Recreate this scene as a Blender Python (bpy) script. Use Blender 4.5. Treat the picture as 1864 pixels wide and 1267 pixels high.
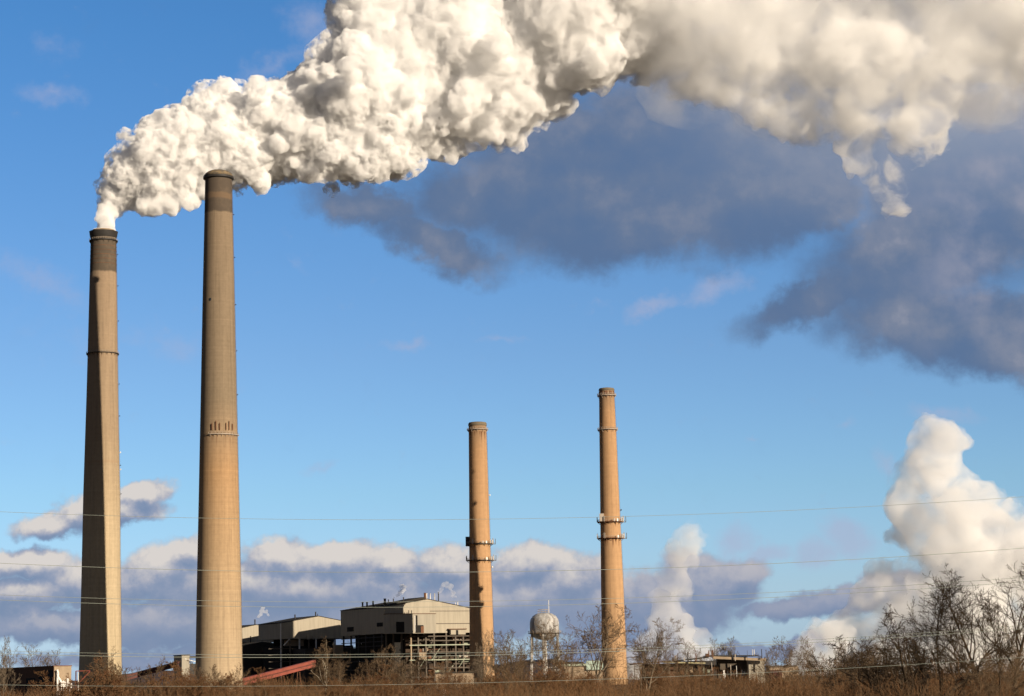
import bpy, bmesh, math, random
import numpy as np
from mathutils import Vector, Matrix
R_ = math.radians
for o in list(bpy.data.objects): bpy.data.objects.remove(o)
SC = bpy.context.scene
COL = SC.collection
random.seed(7); RNG = np.random.default_rng(7)

# ---------------------------------------------------------------- camera
F = 3900.0                      # focal length in photo pixels (1864 wide)
PITCH = math.atan(600.0 / F); ROLL = 0.022
CAM = Vector((0, 0, 5.0))
Fw = Vector((0, math.cos(PITCH), math.sin(PITCH)))
R0 = Vector((1, 0, 0)); U0 = Vector((0, -math.sin(PITCH), math.cos(PITCH)))
Rt = R0 * math.cos(ROLL) - U0 * math.sin(ROLL)
Up = R0 * math.sin(ROLL) + U0 * math.cos(ROLL)
def ray(px, py):
    return Fw + Rt * ((px - 932) / F) - Up * ((py - 633.5) / F)
def at(px, py, Y):              # the point at distance Y (m, along +Y) seen at a photo pixel
    d = ray(px, py); return CAM + d * (Y / d.y)
cd = bpy.data.cameras.new('camera'); cam = bpy.data.objects.new('camera', cd); COL.objects.link(cam)
cam.matrix_world = Matrix(((Rt.x, Up.x, -Fw.x, 0), (Rt.y, Up.y, -Fw.y, 0), (Rt.z, Up.z, -Fw.z, CAM.z), (0, 0, 0, 1)))
cd.sensor_fit = 'HORIZONTAL'; cd.sensor_width = 36; cd.lens = 36 * F / 1864
cd.clip_start = 0.5; cd.clip_end = 60000
SC.camera = cam

# ---------------------------------------------------------------- light
SUN_AZ, SUN_EL = 45.0, 16.2     # azimuth from behind the camera towards the right
sd = bpy.data.lights.new('sun', 'SUN'); sun = bpy.data.objects.new('sun', sd); COL.objects.link(sun)
sdir = Vector((math.sin(R_(SUN_AZ)) * math.cos(R_(SUN_EL)), -math.cos(R_(SUN_AZ)) * math.cos(R_(SUN_EL)), math.sin(R_(SUN_EL))))
sun.rotation_euler = sdir.to_track_quat('Z', 'Y').to_euler()
sd.energy = 5.0; sd.angle = R_(0.5); sd.color = (1.0, 0.85, 0.66)
vs = SC.view_settings; vs.view_transform = 'Standard'; vs.look = 'None'; vs.exposure = 0.35; vs.gamma = 1; vs.use_curve_mapping = False
cy = SC.cycles
cy.volume_bounces = 22; cy.max_bounces = 22; cy.transparent_max_bounces = 24; cy.diffuse_bounces = 3
cy.volume_step_rate = 1.0; cy.volume_max_steps = 256; cy.use_denoising = True
cy.sample_clamp_indirect = 6.0; cy.use_adaptive_sampling = True; cy.adaptive_threshold = 0.03

# ---------------------------------------------------------------- node helpers
class NT:
    def __init__(s, tree): s.t = tree; s.n = tree.nodes; s.l = tree.links
    def node(s, typ, **kw):
        n = s.n.new(typ)
        for k, v in kw.items(): setattr(n, k, v)
        return n
    def put(s, sock, v):
        if hasattr(v, 'is_linked') or isinstance(v, bpy.types.NodeSocket): s.l.new(v, sock)
        elif v is not None:
            if isinstance(v, tuple) and len(v) == 3 and sock.type == 'RGBA': v = v + (1,)
            sock.default_value = v
    def m(s, op, a, b=None, c=None, clamp=False):
        n = s.node('ShaderNodeMath', operation=op, use_clamp=clamp)
        s.put(n.inputs[0], a)
        if b is not None: s.put(n.inputs[1], b)
        if c is not None: s.put(n.inputs[2], c)
        return n.outputs[0]
    def vm(s, op, a, b=None, sc=None):
        n = s.node('ShaderNodeVectorMath', operation=op)
        s.put(n.inputs[0], a)
        if b is not None: s.put(n.inputs[1], b)
        if sc is not None: s.put(n.inputs['Scale'], sc)
        return n.outputs[0]
    def noise(s, vec, scale, detail=4, rough=0.5, lac=2.0, dist=0.0, out=0):
        n = s.node('ShaderNodeTexNoise'); n.noise_dimensions = '3D'
        s.put(n.inputs['Vector'], vec); n.inputs['Scale'].default_value = scale; n.inputs['Detail'].default_value = detail
        n.inputs['Roughness'].default_value = rough; n.inputs['Lacunarity'].default_value = lac; n.inputs['Distortion'].default_value = dist
        return n.outputs[out]
    def ss(s, v, a, b, o0=0.0, o1=1.0):
        n = s.node('ShaderNodeMapRange', interpolation_type='SMOOTHSTEP')
        s.put(n.inputs[0], v)
        for i, x in enumerate((a, b, o0, o1)): s.put(n.inputs[1 + i], x)
        return n.outputs[0]
    def lin(s, v, a, b, o0=0.0, o1=1.0):
        n = s.node('ShaderNodeMapRange')
        s.put(n.inputs[0], v)
        for i, x in enumerate((a, b, o0, o1)): s.put(n.inputs[1 + i], x)
        return n.outputs[0]
    def mix(s, f, a, b, mode='MIX'):
        n = s.node('ShaderNodeMix', data_type='RGBA', blend_type=mode)
        s.put(n.inputs[0], f); s.put(n.inputs[6], a); s.put(n.inputs[7], b)
        return n.outputs[2]
    def comb(s, x, y, z):
        n = s.node('ShaderNodeCombineXYZ')
        for i, v in enumerate((x, y, z)): s.put(n.inputs[i], v)
        return n.outputs[0]
    def sep(s, v):
        n = s.node('ShaderNodeSeparateXYZ'); s.put(n.inputs[0], v); return n.outputs
    def ramp(s, f, stops):
        n = s.node('ShaderNodeValToRGB'); e = n.color_ramp.elements
        while len(e) < len(stops): e.new(0.5)
        for el, (p, c) in zip(e, stops): el.position = p; el.color = tuple(c) + (1,)
        s.put(n.inputs[0], f); return n.outputs[0]
EXPK = 2 ** -0.35
def lin3(r, g, b):              # display colour 0-255 to scene radiance at this exposure
    return tuple(EXPK * (c / 255 / 12.92 if c / 255 <= 0.04045 else ((c / 255 + 0.055) / 1.055) ** 2.4) for c in (r, g, b))

# ---------------------------------------------------------------- world: sky and distant clouds (by direction, at infinity)
W = bpy.data.worlds.new('World'); SC.world = W; W.use_nodes = True
wt = NT(W.node_tree); W.node_tree.nodes.clear()
def uv(px, py):                 # direction coordinates x/y, z/y in hundredths of the focal length
    d = ray(px, py); return d.x / d.y * F / 100, d.z / d.y * F / 100
def cloud_group(name, ells, grow, warp1, warp2, seed):
    g = bpy.data.node_groups.new(name, 'ShaderNodeTree')
    g.interface.new_socket('Vector', in_out='INPUT', socket_type='NodeSocketVector')
    g.interface.new_socket('Density', in_out='OUTPUT', socket_type='NodeSocketFloat')
    t = NT(g); gi = g.nodes.new('NodeGroupInput'); go = g.nodes.new('NodeGroupOutput')
    p = t.vm('ADD', gi.outputs[0], (seed, seed * 0.7, seed))
    w1 = t.vm('SCALE', t.vm('SUBTRACT', t.noise(p, 0.45, 5, 0.55, out=1), (0.5, 0.5, 0.5)), sc=warp1)
    w2 = t.vm('SCALE', t.vm('SUBTRACT', t.noise(p, 2.2, 5, 0.6, out=1), (0.5, 0.5, 0.5)), sc=warp2)
    q = t.vm('MULTIPLY', t.vm('ADD', t.vm('ADD', gi.outputs[0], w1), w2), (1, 1, 0))
    acc = None
    for (cx, cy_, rx, ry, rot, st) in ells:
        u, v = uv(cx, cy_)
        mp = t.node('ShaderNodeMapping', vector_type='TEXTURE')
        mp.inputs['Location'].default_value = (u, v, 0); mp.inputs['Rotation'].default_value = (0, 0, R_(rot) + ROLL)
        mp.inputs['Scale'].default_value = (rx * grow / 100, ry * grow / 100, 1)
        t.l.new(q, mp.inputs[0])
        gr = t.node('ShaderNodeTexGradient', gradient_type='SPHERICAL'); t.l.new(mp.outputs[0], gr.inputs[0])
        val = t.m('MULTIPLY', gr.outputs[1], st)
        acc = val if acc is None else t.m('SMOOTH_MAX', acc, val, 0.12)
    t.l.new(acc, go.inputs[0])
    return g
def use(g, vec):
    n = wt.node('ShaderNodeGroup'); n.node_tree = g; wt.l.new(vec, n.inputs[0]); return n.outputs[0]
tc = wt.node('ShaderNodeTexCoord')
sx, sy, sz = wt.sep(tc.outputs['Generated'])
ysafe = wt.m('MAXIMUM', sy, 0.05)
P = wt.comb(wt.m('MULTIPLY', wt.m('DIVIDE', sx, ysafe), F / 100), wt.m('MULTIPLY', wt.m('DIVIDE', sz, ysafe), F / 100), 0.0)
skyn = wt.node('ShaderNodeTexSky', sky_type='NISHITA', sun_disc=False)
skyn.sun_elevation = R_(SUN_EL); skyn.sun_rotation = math.atan2(sdir.x, sdir.y)
skyn.altitude = 200; skyn.air_density = 1.0; skyn.dust_density = 0.5; skyn.ozone_density = 1.5
hs = wt.node('ShaderNodeHueSaturation'); hs.inputs['Saturation'].default_value = 1.1; hs.inputs['Value'].default_value = 1.0
wt.l.new(skyn.outputs[0], hs.inputs['Color'])
SKYK = 0.102
sky = wt.vm('SCALE', hs.outputs[0], sc=SKYK * 2)
sky = wt.vm('MULTIPLY', sky, wt.ramp(sz, [(0, (.25, .38, .86)), (.04, (.27, .365, .63)), (.085, (.26, .36, .525)), (.15, (.255, .335, .48)), (.3, (.18, .33, .485)), (1, (.12, .24, .42))]))
front = wt.ss(sy, 0.25, 0.6)
thin = cloud_group('thin_cloud_field', [
    (90, 170, 110, 38, -10, .8), (100, 90, 60, 70, 60, .6), (560, 60, 55, 90, 25, .8), (500, 120, 130, 35, 20, .8), (620, 60, 70, 60, 0, .7),
    (60, 510, 220, 50, -25, .7), (280, 610, 220, 50, -28, .6), (90, 600, 180, 60, -15, .45),
    (590, 845, 50, 18, 0, .8), (750, 615, 70, 18, 0, .7), (920, 595, 70, 14, 0, .6), (1190, 565, 70, 22, 15, .9), (1310, 520, 80, 30, 20, .9),
    (1090, 570, 50, 16, 0, .7), (1375, 797, 25, 12, 0, .8), (1540, 770, 30, 20, 20, .6), (1720, 760, 90, 18, -10, .8), (1610, 830, 30, 40, 0, .8),
    (1345, 985, 50, 50, 30, 1.1), (1400, 1010, 60, 30, 10, 1.1), (1530, 980, 50, 60, 40, 1.1), (1480, 1010, 40, 50, 0, 1.0), (530, 475, 60, 20, -30, .4), (700, 150, 60, 60, 0, .7)], 1.5, 1.2, 0.5, 3.1)
dark = cloud_group('dark_cloud_field', [
    (670, 375, 120, 38, -8, 1), (800, 440, 130, 45, -25, 1), (870, 350, 140, 70, 0, 1), (1060, 330, 250, 125, 0, 1.2), (1180, 400, 270, 78, 3, 1.1),
    (1380, 340, 220, 110, 15, 1.2), (1490, 370, 120, 55, 20, 1), (1300, 230, 300, 110, 0, 1.2), (1700, 440, 220, 120, 20, 1.2),
    (1500, 540, 150, 45, 18, 1), (1740, 590, 230, 75, -10, 1.1), (1850, 650, 130, 50, -15, 1), (1800, 280, 260, 220, 0, 1.2), (1560, 120, 420, 220, 0, 1.3),
    (1000, 230, 140, 60, 0, 1.0)], 1.6, 1.2, 0.7, 11.3)
cumu = cloud_group('cumulus_field', [
    (90, 955, 80, 28, 8, 1), (170, 925, 80, 42, 15, 1), (270, 895, 58, 32, 10, 1), (235, 930, 80, 30, 0, 1),
    (50, 1035, 110, 34, 0, 1), (150, 1060, 100, 40, 0, 1), (40, 1090, 140, 34, 0, 1), (290, 1055, 110, 52, 10, 1), (350, 1020, 60, 35, 10, 1),
    (510, 1025, 90, 42, 0, 1), (610, 1022, 110, 40, 0, 1), (710, 1030, 60, 38, -10, 1), (560, 1075, 240, 55, 0, 1.1), (810, 1035, 70, 38, 0, 1), (420, 1080, 200, 50, 0, 1),
    (960, 1040, 90, 40, 0, 1), (1050, 1065, 90, 48, 0, 1), (900, 1100, 220, 60, 0, 1.1), (110, 1140, 200, 34, -5, 1), (320, 1140, 220, 48, -3, 1),
    (720, 1120, 280, 50, 0, 1.1), (1120, 1110, 130, 60, 0, 1), (1290, 1065, 100, 58, 0, 1), (1340, 1050, 70, 34, 20, 1), (1230, 1110, 120, 60, 0, 1),
    (1450, 1110, 120, 24, 0, 1), (1540, 1095, 110, 28, 0, 1), (1640, 1060, 60, 34, 0, 1), (1400, 1185, 160, 20, 0, .9), (250, 1195, 300, 20, 0, .7), (1130, 1180, 160, 36, 0, .8)],
    1.38, 0.95, 0.5, 5.7)
col = sky
# thin pinkish veils
dt = use(thin, P)
tn = wt.noise(P, 1.1, 6, 0.6)
at_ = wt.ss(wt.m('ADD', dt, wt.m('MULTIPLY', wt.m('SUBTRACT', tn, 0.5), 1.0)), 0.30, 1.0, 0.0, 0.55)
col = wt.mix(wt.m('MULTIPLY', at_, front), col, lin3(172, 178, 205))
# dark cloud deck
OFF = (0.22, 0.5, 0)
dn1 = wt.noise(P, 0.5, 7, 0.55); dn2 = wt.noise(P, 1.6, 6, 0.55)
Dd = wt.m('ADD', use(dark, P), wt.m('MULTIPLY', wt.m('SUBTRACT', dn2, 0.5), 0.3))
Dd2 = wt.m('ADD', use(dark, wt.vm('ADD', P, (0.1, 0.7, 0))), wt.m('MULTIPLY', wt.m('SUBTRACT', wt.noise(wt.vm('ADD', P, (0.1, 0.35, 0)), 1.6, 6, 0.55), 0.5), 0.45))
aD = wt.ss(Dd, 0.08, 0.64)
litD = wt.ss(wt.m('ADD', wt.m('MULTIPLY', wt.m('SUBTRACT', Dd, Dd2), 0.22), wt.m('MULTIPLY', wt.m('SUBTRACT', dn1, 0.5), 1.5)), -0.22, 0.42)
cD = wt.ramp(litD, [(0.0, lin3(90, 114, 150)), (0.4, lin3(102, 120, 150)), (0.75, lin3(122, 132, 154)), (1.0, lin3(152, 154, 168))])
right_up = wt.m('MULTIPLY', wt.ss(wt.sep(P)[0], 1.5, 8.5), wt.ss(wt.sep(P)[1], 7.6, 11.0))
cD = wt.mix(wt.m('MULTIPLY', right_up, 0.75), cD, lin3(160, 168, 184))
edge_lit = wt.m('MULTIPLY', wt.m('MULTIPLY', wt.ss(wt.sep(P)[0], 6.5, 9.0), wt.ss(wt.sep(P)[1], 5.2, 6.6)), wt.ss(wt.noise(P, 0.9, 6, 0.5), 0.40, 0.75))
cD = wt.mix(wt.m('MULTIPLY', edge_lit, 0.7), cD, lin3(166, 164, 176))
col = wt.mix(wt.m('MULTIPLY', wt.m('MULTIPLY', aD, front), 0.96), col, cD)
# cumulus bank low over the horizon
cn = wt.noise(P, 1.9, 7, 0.6)
def cd_(v):
    return wt.m('ADD', use(cumu, v), wt.m('MULTIPLY', wt.m('SUBTRACT', wt.noise(v, 2.1, 7, 0.62), 0.5), 0.42))
Dc = cd_(P); Dc2 = cd_(wt.vm('ADD', P, (0.10, 0.26, 0)))
aC = wt.ss(Dc, 0.12, 0.46)
litC = wt.ss(wt.m('ADD', wt.m('SUBTRACT', Dc, Dc2), wt.m('MULTIPLY', wt.m('SUBTRACT', cn, 0.5), 0.9)), -0.5, 0.62)
lowC = wt.ss(wt.sep(P)[1], 0.3, 2.5)
litC = wt.m('MULTIPLY', litC, wt.lin(lowC, 0, 1, 0.25, 1.12))
litC = wt.m('MULTIPLY', litC, wt.ss(wt.sep(P)[0], 1.5, 3.5, 1.0, 0.72))
cC = wt.ramp(litC, [(0.0, lin3(118, 136, 168)), (0.33, lin3(142, 151, 176)), (0.62, lin3(176, 175, 186)), (0.85, lin3(204, 198, 197)), (1.0, lin3(220, 211, 204))])
col = wt.mix(wt.m('MULTIPLY', wt.m('MULTIPLY', aC, front), 0.93), col, cC)
# unseen dark cloud added outside the view to cut ambient light on shaded faces
added_deck = wt.m('MAXIMUM', wt.ss(sz, 0.36, 0.55), wt.m('SUBTRACT', 1.0, wt.ss(sy, 0.55, 0.88)))
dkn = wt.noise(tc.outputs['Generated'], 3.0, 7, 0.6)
col = wt.mix(wt.m('MULTIPLY', added_deck, wt.ss(dkn, 0.25, 0.5, 0.75, 1.0)), col, wt.ramp(dkn, [(0.3, (0.035, 0.045, 0.07)), (0.7, (0.08, 0.095, 0.13))]))
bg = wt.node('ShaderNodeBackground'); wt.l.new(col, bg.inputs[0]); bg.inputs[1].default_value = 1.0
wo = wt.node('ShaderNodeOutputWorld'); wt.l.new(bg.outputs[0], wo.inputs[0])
W.cycles.sampling_method = 'MANUAL'; W.cycles.sample_map_resolution = 512

# ---------------------------------------------------------------- materials
def mat(name, base, rough=0.85, var=0.12, scale=0.3, metal=0.0, bump=0.0, spec=0.3, color_fn=None):
    m = bpy.data.materials.new(name); m.use_nodes = True; t = NT(m.node_tree); m.node_tree.nodes.clear()
    b = t.node('ShaderNodeBsdfPrincipled'); o = t.node('ShaderNodeOutputMaterial'); t.l.new(b.outputs[0], o.inputs[0])
    tcx = t.node('ShaderNodeTexCoord'); pos = tcx.outputs['Object']
    if color_fn: c = color_fn(t, pos)
    else:
        n = t.noise(pos, scale, 6, 0.6)
        c = t.mix(n, tuple(x * (1 - var * 2) for x in base), tuple(min(1, x * (1 + var * 2)) for x in base))
    t.l.new(c, b.inputs['Base Color']) if not isinstance(c, tuple) else t.put(b.inputs['Base Color'], c)
    b.inputs['Roughness'].default_value = rough; b.inputs['Metallic'].default_value = metal
    b.inputs['Specular IOR Level'].default_value = spec
    if bump:
        bn = t.node('ShaderNodeBump'); bn.inputs['Strength'].default_value = bump; bn.inputs['Distance'].default_value = 0.3
        t.l.new(t.noise(pos, scale * 4, 6), bn.inputs['Height']); t.l.new(bn.outputs[0], b.inputs['Normal'])
    return m
def cladding(name, base, period=1.2, depth=0.25, dirt=0.25):     # ribbed sheet metal with vertical stains
    def fn(t, pos):
        x, y, z = t.sep(pos)
        st = t.noise(t.comb(t.m('MULTIPLY', x, 0.6), t.m('MULTIPLY', y, 0.6), t.m('MULTIPLY', z, 0.05)), 1.0, 5, 0.6)
        c = t.mix(t.ss(st, 0.35, 0.75), base, tuple(v * (1 - dirt) for v in base))
        big = t.noise(pos, 0.06, 4)
        return t.mix(t.ss(big, 0.3, 0.7, 0, 0.35), c, tuple(v * 0.8 for v in base))
    return mat(name, base, rough=0.7, color_fn=fn)
M = {}
M['steel_dark'] = mat('dark_painted_steel', (0.035, 0.032, 0.03), rough=0.6)
M['steel_grey'] = mat('grey_painted_steel', (0.10, 0.08, 0.06), rough=0.6)
M['rail'] = mat('galvanised_rail', (0.42, 0.36, 0.30), rough=0.5)
M['pale'] = mat('pale_green_paint', (0.33, 0.36, 0.27), rough=0.6)
M['white'] = mat('white_paint', (0.72, 0.70, 0.66), rough=0.5)
M['rust'] = mat('rusty_steel', (0.16, 0.075, 0.04), var=0.25, rough=0.85)
M['clad'] = cladding('cream_metal_cladding', (0.40, 0.355, 0.275))
M['clad2'] = cladding('grey_metal_cladding', (0.36, 0.325, 0.26))
M['roof'] = mat('bitumen_roof', (0.05, 0.045, 0.038), rough=1.0, spec=0.05)
M['core'] = mat('dark_interior', (0.018, 0.017, 0.016), rough=1)  # near-black colour puts the shade of recessed openings into flat panels; also inner cores
M['sooty'] = mat('sooty_brown_wall', (0.055, 0.038, 0.027), var=.35, scale=.35, rough=1)
M['glass'] = mat('dirty_glass', (0.02, 0.025, 0.03), rough=0.15, spec=0.6)
M['red'] = mat('red_gallery_paint', (0.24, 0.065, 0.045), var=0.2, rough=0.7)
M['redd'] = mat('dark_red_gallery_paint', (0.10, 0.035, 0.028), var=0.2, rough=0.7)
M['brick'] = mat('brown_brick', (0.13, 0.075, 0.05), var=0.2, scale=0.8, rough=1.0, spec=0.05)
M['tan'] = mat('tan_concrete', (0.33, 0.25, 0.17), var=0.2, scale=0.4)
M['tank'] = mat('weathered_silver_tank', (0.36, 0.34, 0.31), var=0.3, scale=0.5, rough=0.55)

# ---------------------------------------------------------------- mesh helpers
class MB:
    def __init__(s): s.v = []; s.f = []; s.sm = []
    def add(s, vs_, fs, smooth=False):
        b = len(s.v); s.v.extend([tuple(x) for x in vs_]); s.f.extend([tuple(b + i for i in f) for f in fs]); s.sm.extend([smooth] * len(fs)); return s
    def box(s, x0, x1, y0, y1, z0, z1):
        return s.add([(x0, y0, z0), (x1, y0, z0), (x1, y1, z0), (x0, y1, z0), (x0, y0, z1), (x1, y0, z1), (x1, y1, z1), (x0, y1, z1)],
                     [(0, 3, 2, 1), (4, 5, 6, 7), (0, 1, 5, 4), (1, 2, 6, 5), (2, 3, 7, 6), (3, 0, 4, 7)])
    def tube(s, pts, r, n=6, cap=True):
        pts = [Vector(p) for p in pts]; rr = r if hasattr(r, '__len__') else [r] * len(pts)
        V = []; Fc = []
        for i, p in enumerate(pts):
            d = (pts[min(i + 1, len(pts) - 1)] - pts[max(i - 1, 0)]); d.normalize()
            a = Vector((0, 0, 1)) if abs(d.z) < 0.9 else Vector((1, 0, 0))
            e1 = d.cross(a).normalized(); e2 = d.cross(e1)
            for k in range(n):
                t = 2 * math.pi * k / n; V.append(p + (e1 * math.cos(t) + e2 * math.sin(t)) * rr[i])
        for i in range(len(pts) - 1):
            for k in range(n):
                a = i * n + k; b = i * n + (k + 1) % n
                Fc.append((a, b, b + n, a + n))
        if cap: Fc.append(tuple(range(n))[::-1]); Fc.append(tuple((len(pts) - 1) * n + k for k in range(n)))
        return s.add(V, Fc, n > 4)
    def beam(s, p0, p1, w=0.3, h=None):
        h = h or w; p0 = Vector(p0); p1 = Vector(p1); d = (p1 - p0).normalized()
        a = Vector((0, 0, 1)) if abs(d.z) < 0.9 else Vector((0, 1, 0))
        e1 = d.cross(a).normalized() * w / 2; e2 = d.cross(e1).normalized() * h / 2
        V = [p + e1 * i + e2 * j for p in (p0, p1) for i, j in ((-1, -1), (1, -1), (1, 1), (-1, 1))]
        return s.add(V, [(0, 3, 2, 1), (4, 5, 6, 7), (0, 1, 5, 4), (1, 2, 6, 5), (2, 3, 7, 6), (3, 0, 4, 7)])
    def lathe(s, prof, n=64, close=True, cx=0, cy=0):     # prof: (r, z) from bottom to top
        V = []; Fc = []
        for r, z in prof:
            for k in range(n):
                t = 2 * math.pi * k / n; V.append((cx + r * math.cos(t), cy + r * math.sin(t), z))
        for i in range(len(prof) - 1):
            for k in range(n):
                a = i * n + k; b = i * n + (k + 1) % n; Fc.append((a, b, b + n, a + n))
        if close: Fc.append(tuple(range(n))[::-1]); Fc.append(tuple((len(prof) - 1) * n + k for k in range(n)))
        return s.add(V, Fc, True)
    def prism(s, poly, y0, y1):                              # poly in (x, z), extruded along y
        n = len(poly); V = [(x, y0, z) for x, z in poly] + [(x, y1, z) for x, z in poly]
        return s.add(V, [tuple(range(n)), tuple(range(2 * n - 1, n - 1, -1))] + [(i + n, (i + 1) % n + n, (i + 1) % n, i) for i in range(n)])
    def build(s, name, m, parent=None, loc=None):
        me = bpy.data.meshes.new(name); me.from_pydata(s.v, [], s.f); me.materials.append(m)
        me.polygons.foreach_set('use_smooth', s.sm)
        me.validate(); me.update()
        o = bpy.data.objects.new(name, me); COL.objects.link(o)
        if parent: o.parent = parent
        if loc: o.location = loc
        if any(s.sm):
            try: me.set_sharp_from_angle(angle=R_(40))
            except Exception: pass
        return o
def tag(o, label=None, cat=None, group=None, kind=None):
    if label: o['label'] = label
    if cat: o['category'] = cat
    if group: o['group'] = group
    if kind: o['kind'] = kind
    return o
def empty(name, loc=(0, 0, 0), rz=0):
    o = bpy.data.objects.new(name, None); COL.objects.link(o); o.location = loc; o.rotation_euler = (0, 0, rz); o.empty_display_size = 1; return o

# ---------------------------------------------------------------- ground and far ridge
def ground_fn(t, pos):
    n = t.noise(pos, 0.02, 8, 0.65); n2 = t.noise(pos, 0.6, 6, 0.6)
    c = t.mix(t.ss(n, 0.35, 0.65), (0.085, 0.055, 0.03), (0.05, 0.05, 0.024))
    return t.mix(t.ss(n2, 0.4, 0.7, 0, 0.6), c, (0.12, 0.085, 0.05))
g = MB(); S = 20000; N_ = 24
vs0 = [(-S + 2 * S * i / N_, -S + 2 * S * j / N_, 0) for j in range(N_ + 1) for i in range(N_ + 1)]
g.add(vs0, [(j * (N_ + 1) + i, j * (N_ + 1) + i + 1, (j + 1) * (N_ + 1) + i + 1, (j + 1) * (N_ + 1) + i) for j in range(N_) for i in range(N_)])
gr = g.build('ground', mat('winter_ground', (0.07, 0.05, 0.03), color_fn=ground_fn, rough=1)); tag(gr, kind='structure')
def ridge_fn(t, pos):
    n = t.noise(pos, 0.03, 8, 0.7); return t.mix(t.ss(n, 0.3, 0.7), (0.035, 0.024, 0.022), (0.10, 0.062, 0.05))
h = MB(); nx, ny = 260, 14; V = []
for j in range(ny):
    for i in range(nx):
        x = -1800 + 3600 * i / (nx - 1); y = 2300 + 900 * j / (ny - 1); k = math.sin(math.pi * j / (ny - 1))
        z = k * (13 + 8 * math.sin(x * 0.0042 + 2.2) + 5 * math.sin(x * 0.013 + 1) + 2.5 * math.sin(x * 0.05) + RNG.random() * 3.0) - 0.3
        V.append((x, y, z))
h.add(V, [(j * nx + i, j * nx + i + 1, (j + 1) * nx + i + 1, (j + 1) * nx + i) for j in range(ny - 1) for i in range(nx - 1)])
hl = h.build('hills', mat('bare_wooded_ridge', (0.06, 0.04, 0.035), color_fn=ridge_fn, rough=1)); tag(hl, kind='structure')

# ---------------------------------------------------------------- chimneys
def concrete(name, stops, ztop, soot=(), streaks=(), band=0.12, patch=None):
    def fn(t, pos):
        x, y, z = t.sep(pos)
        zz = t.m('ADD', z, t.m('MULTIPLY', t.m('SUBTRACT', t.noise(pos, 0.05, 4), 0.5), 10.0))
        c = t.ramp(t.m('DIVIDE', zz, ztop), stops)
        bands = t.noise(t.comb(t.m('MULTIPLY', x, 0.01), t.m('MULTIPLY', y, 0.01), z), 0.55, 4, 0.75)
        c = t.mix(t.ss(bands, 0.35, 0.68, 0, band * 3), c, t.vm('SCALE', c, sc=0.72))
        # pour joints
        jn = t.noise(t.comb(0.3, 0.7, t.m('ADD', z, t.m('MULTIPLY', t.noise(pos, .3, 2), .5))), 0.9, 3, 0.8)
        c = t.mix(t.ss(jn, .60, .68, 0, .22), c, t.vm('SCALE', c, sc=1.3)); c = t.mix(t.ss(jn, .40, .32, 0, .22), c, t.vm('SCALE', c, sc=.75))
        xr_ = t.m('ADD', t.m('MULTIPLY', x, .61), t.m('MULTIPLY', y, .47)); yr_ = t.m('SUBTRACT', t.m('MULTIPLY', y, .63), t.m('MULTIPLY', x, .49))
        vst = t.noise(t.comb(xr_, yr_, t.m('ADD', t.m('MULTIPLY', z, 0.02), 3.37)), 1.0, 6, 0.65)
        c = t.mix(t.ss(vst, 0.45, 0.70, 0, 0.50), c, t.vm('SCALE', c, sc=0.62))
        vst2 = t.noise(t.comb(t.m('MULTIPLY', xr_, 0.6), t.m('MULTIPLY', yr_, 0.6), t.m('ADD', t.m('MULTIPLY', z, 0.009), 7.31)), 1.0, 3, 0.5)
        c = t.mix(t.ss(vst2, 0.52, 0.66, 0, 0.25), c, t.vm('SCALE', c, sc=1.3))
        mott = t.noise(pos, 0.5, 8, 0.7)
        c = t.mix(t.ss(mott, 0.35, 0.7, 0, 0.38), c, t.vm('SCALE', c, sc=0.7))
        for z0, z1, a, colr in soot:       # sooted bands between two heights, ragged edges
            e = t.m('MULTIPLY', t.m('SUBTRACT', t.noise(t.comb(x, y, t.m('MULTIPLY', z, 0.3)), 0.25, 5, 0.6), 0.5), 3.0)
            ze = t.m('ADD', z, e)
            f = t.m('MULTIPLY', t.ss(ze, z0 - 0.7, z0 + 0.7), t.m('SUBTRACT', 1.0, t.ss(ze, z1 - 0.7, z1 + 0.7)))
            f = t.m('MULTIPLY', f, t.ss(t.noise(pos, 0.22, 5, 0.6), 0.2, 0.55, a * 0.75, a))
            c = t.mix(f, c, colr)
        for z0, ln_, a in streaks:         # rust run-off under a platform
            sn = t.noise(t.comb(t.m('MULTIPLY', x, 1.3), t.m('MULTIPLY', y, 1.3), 0.0), 1.0, 2, 0.5)
            leng = t.m('MULTIPLY', t.ss(sn, 0.45, 0.72), ln_)
            f = t.m('MULTIPLY', t.ss(t.m('SUBTRACT', z0, z), leng, 0.0), t.m('LESS_THAN', z, z0))
            f = t.m('MULTIPLY', f, t.ss(sn, 0.46, 0.56))
            c = t.mix(t.m('MULTIPLY', f, a), c, (0.11, 0.045, 0.02))
        return c
    return mat(name, (0.3, 0.25, 0.2), color_fn=fn, rough=0.9, spec=0.2)
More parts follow.
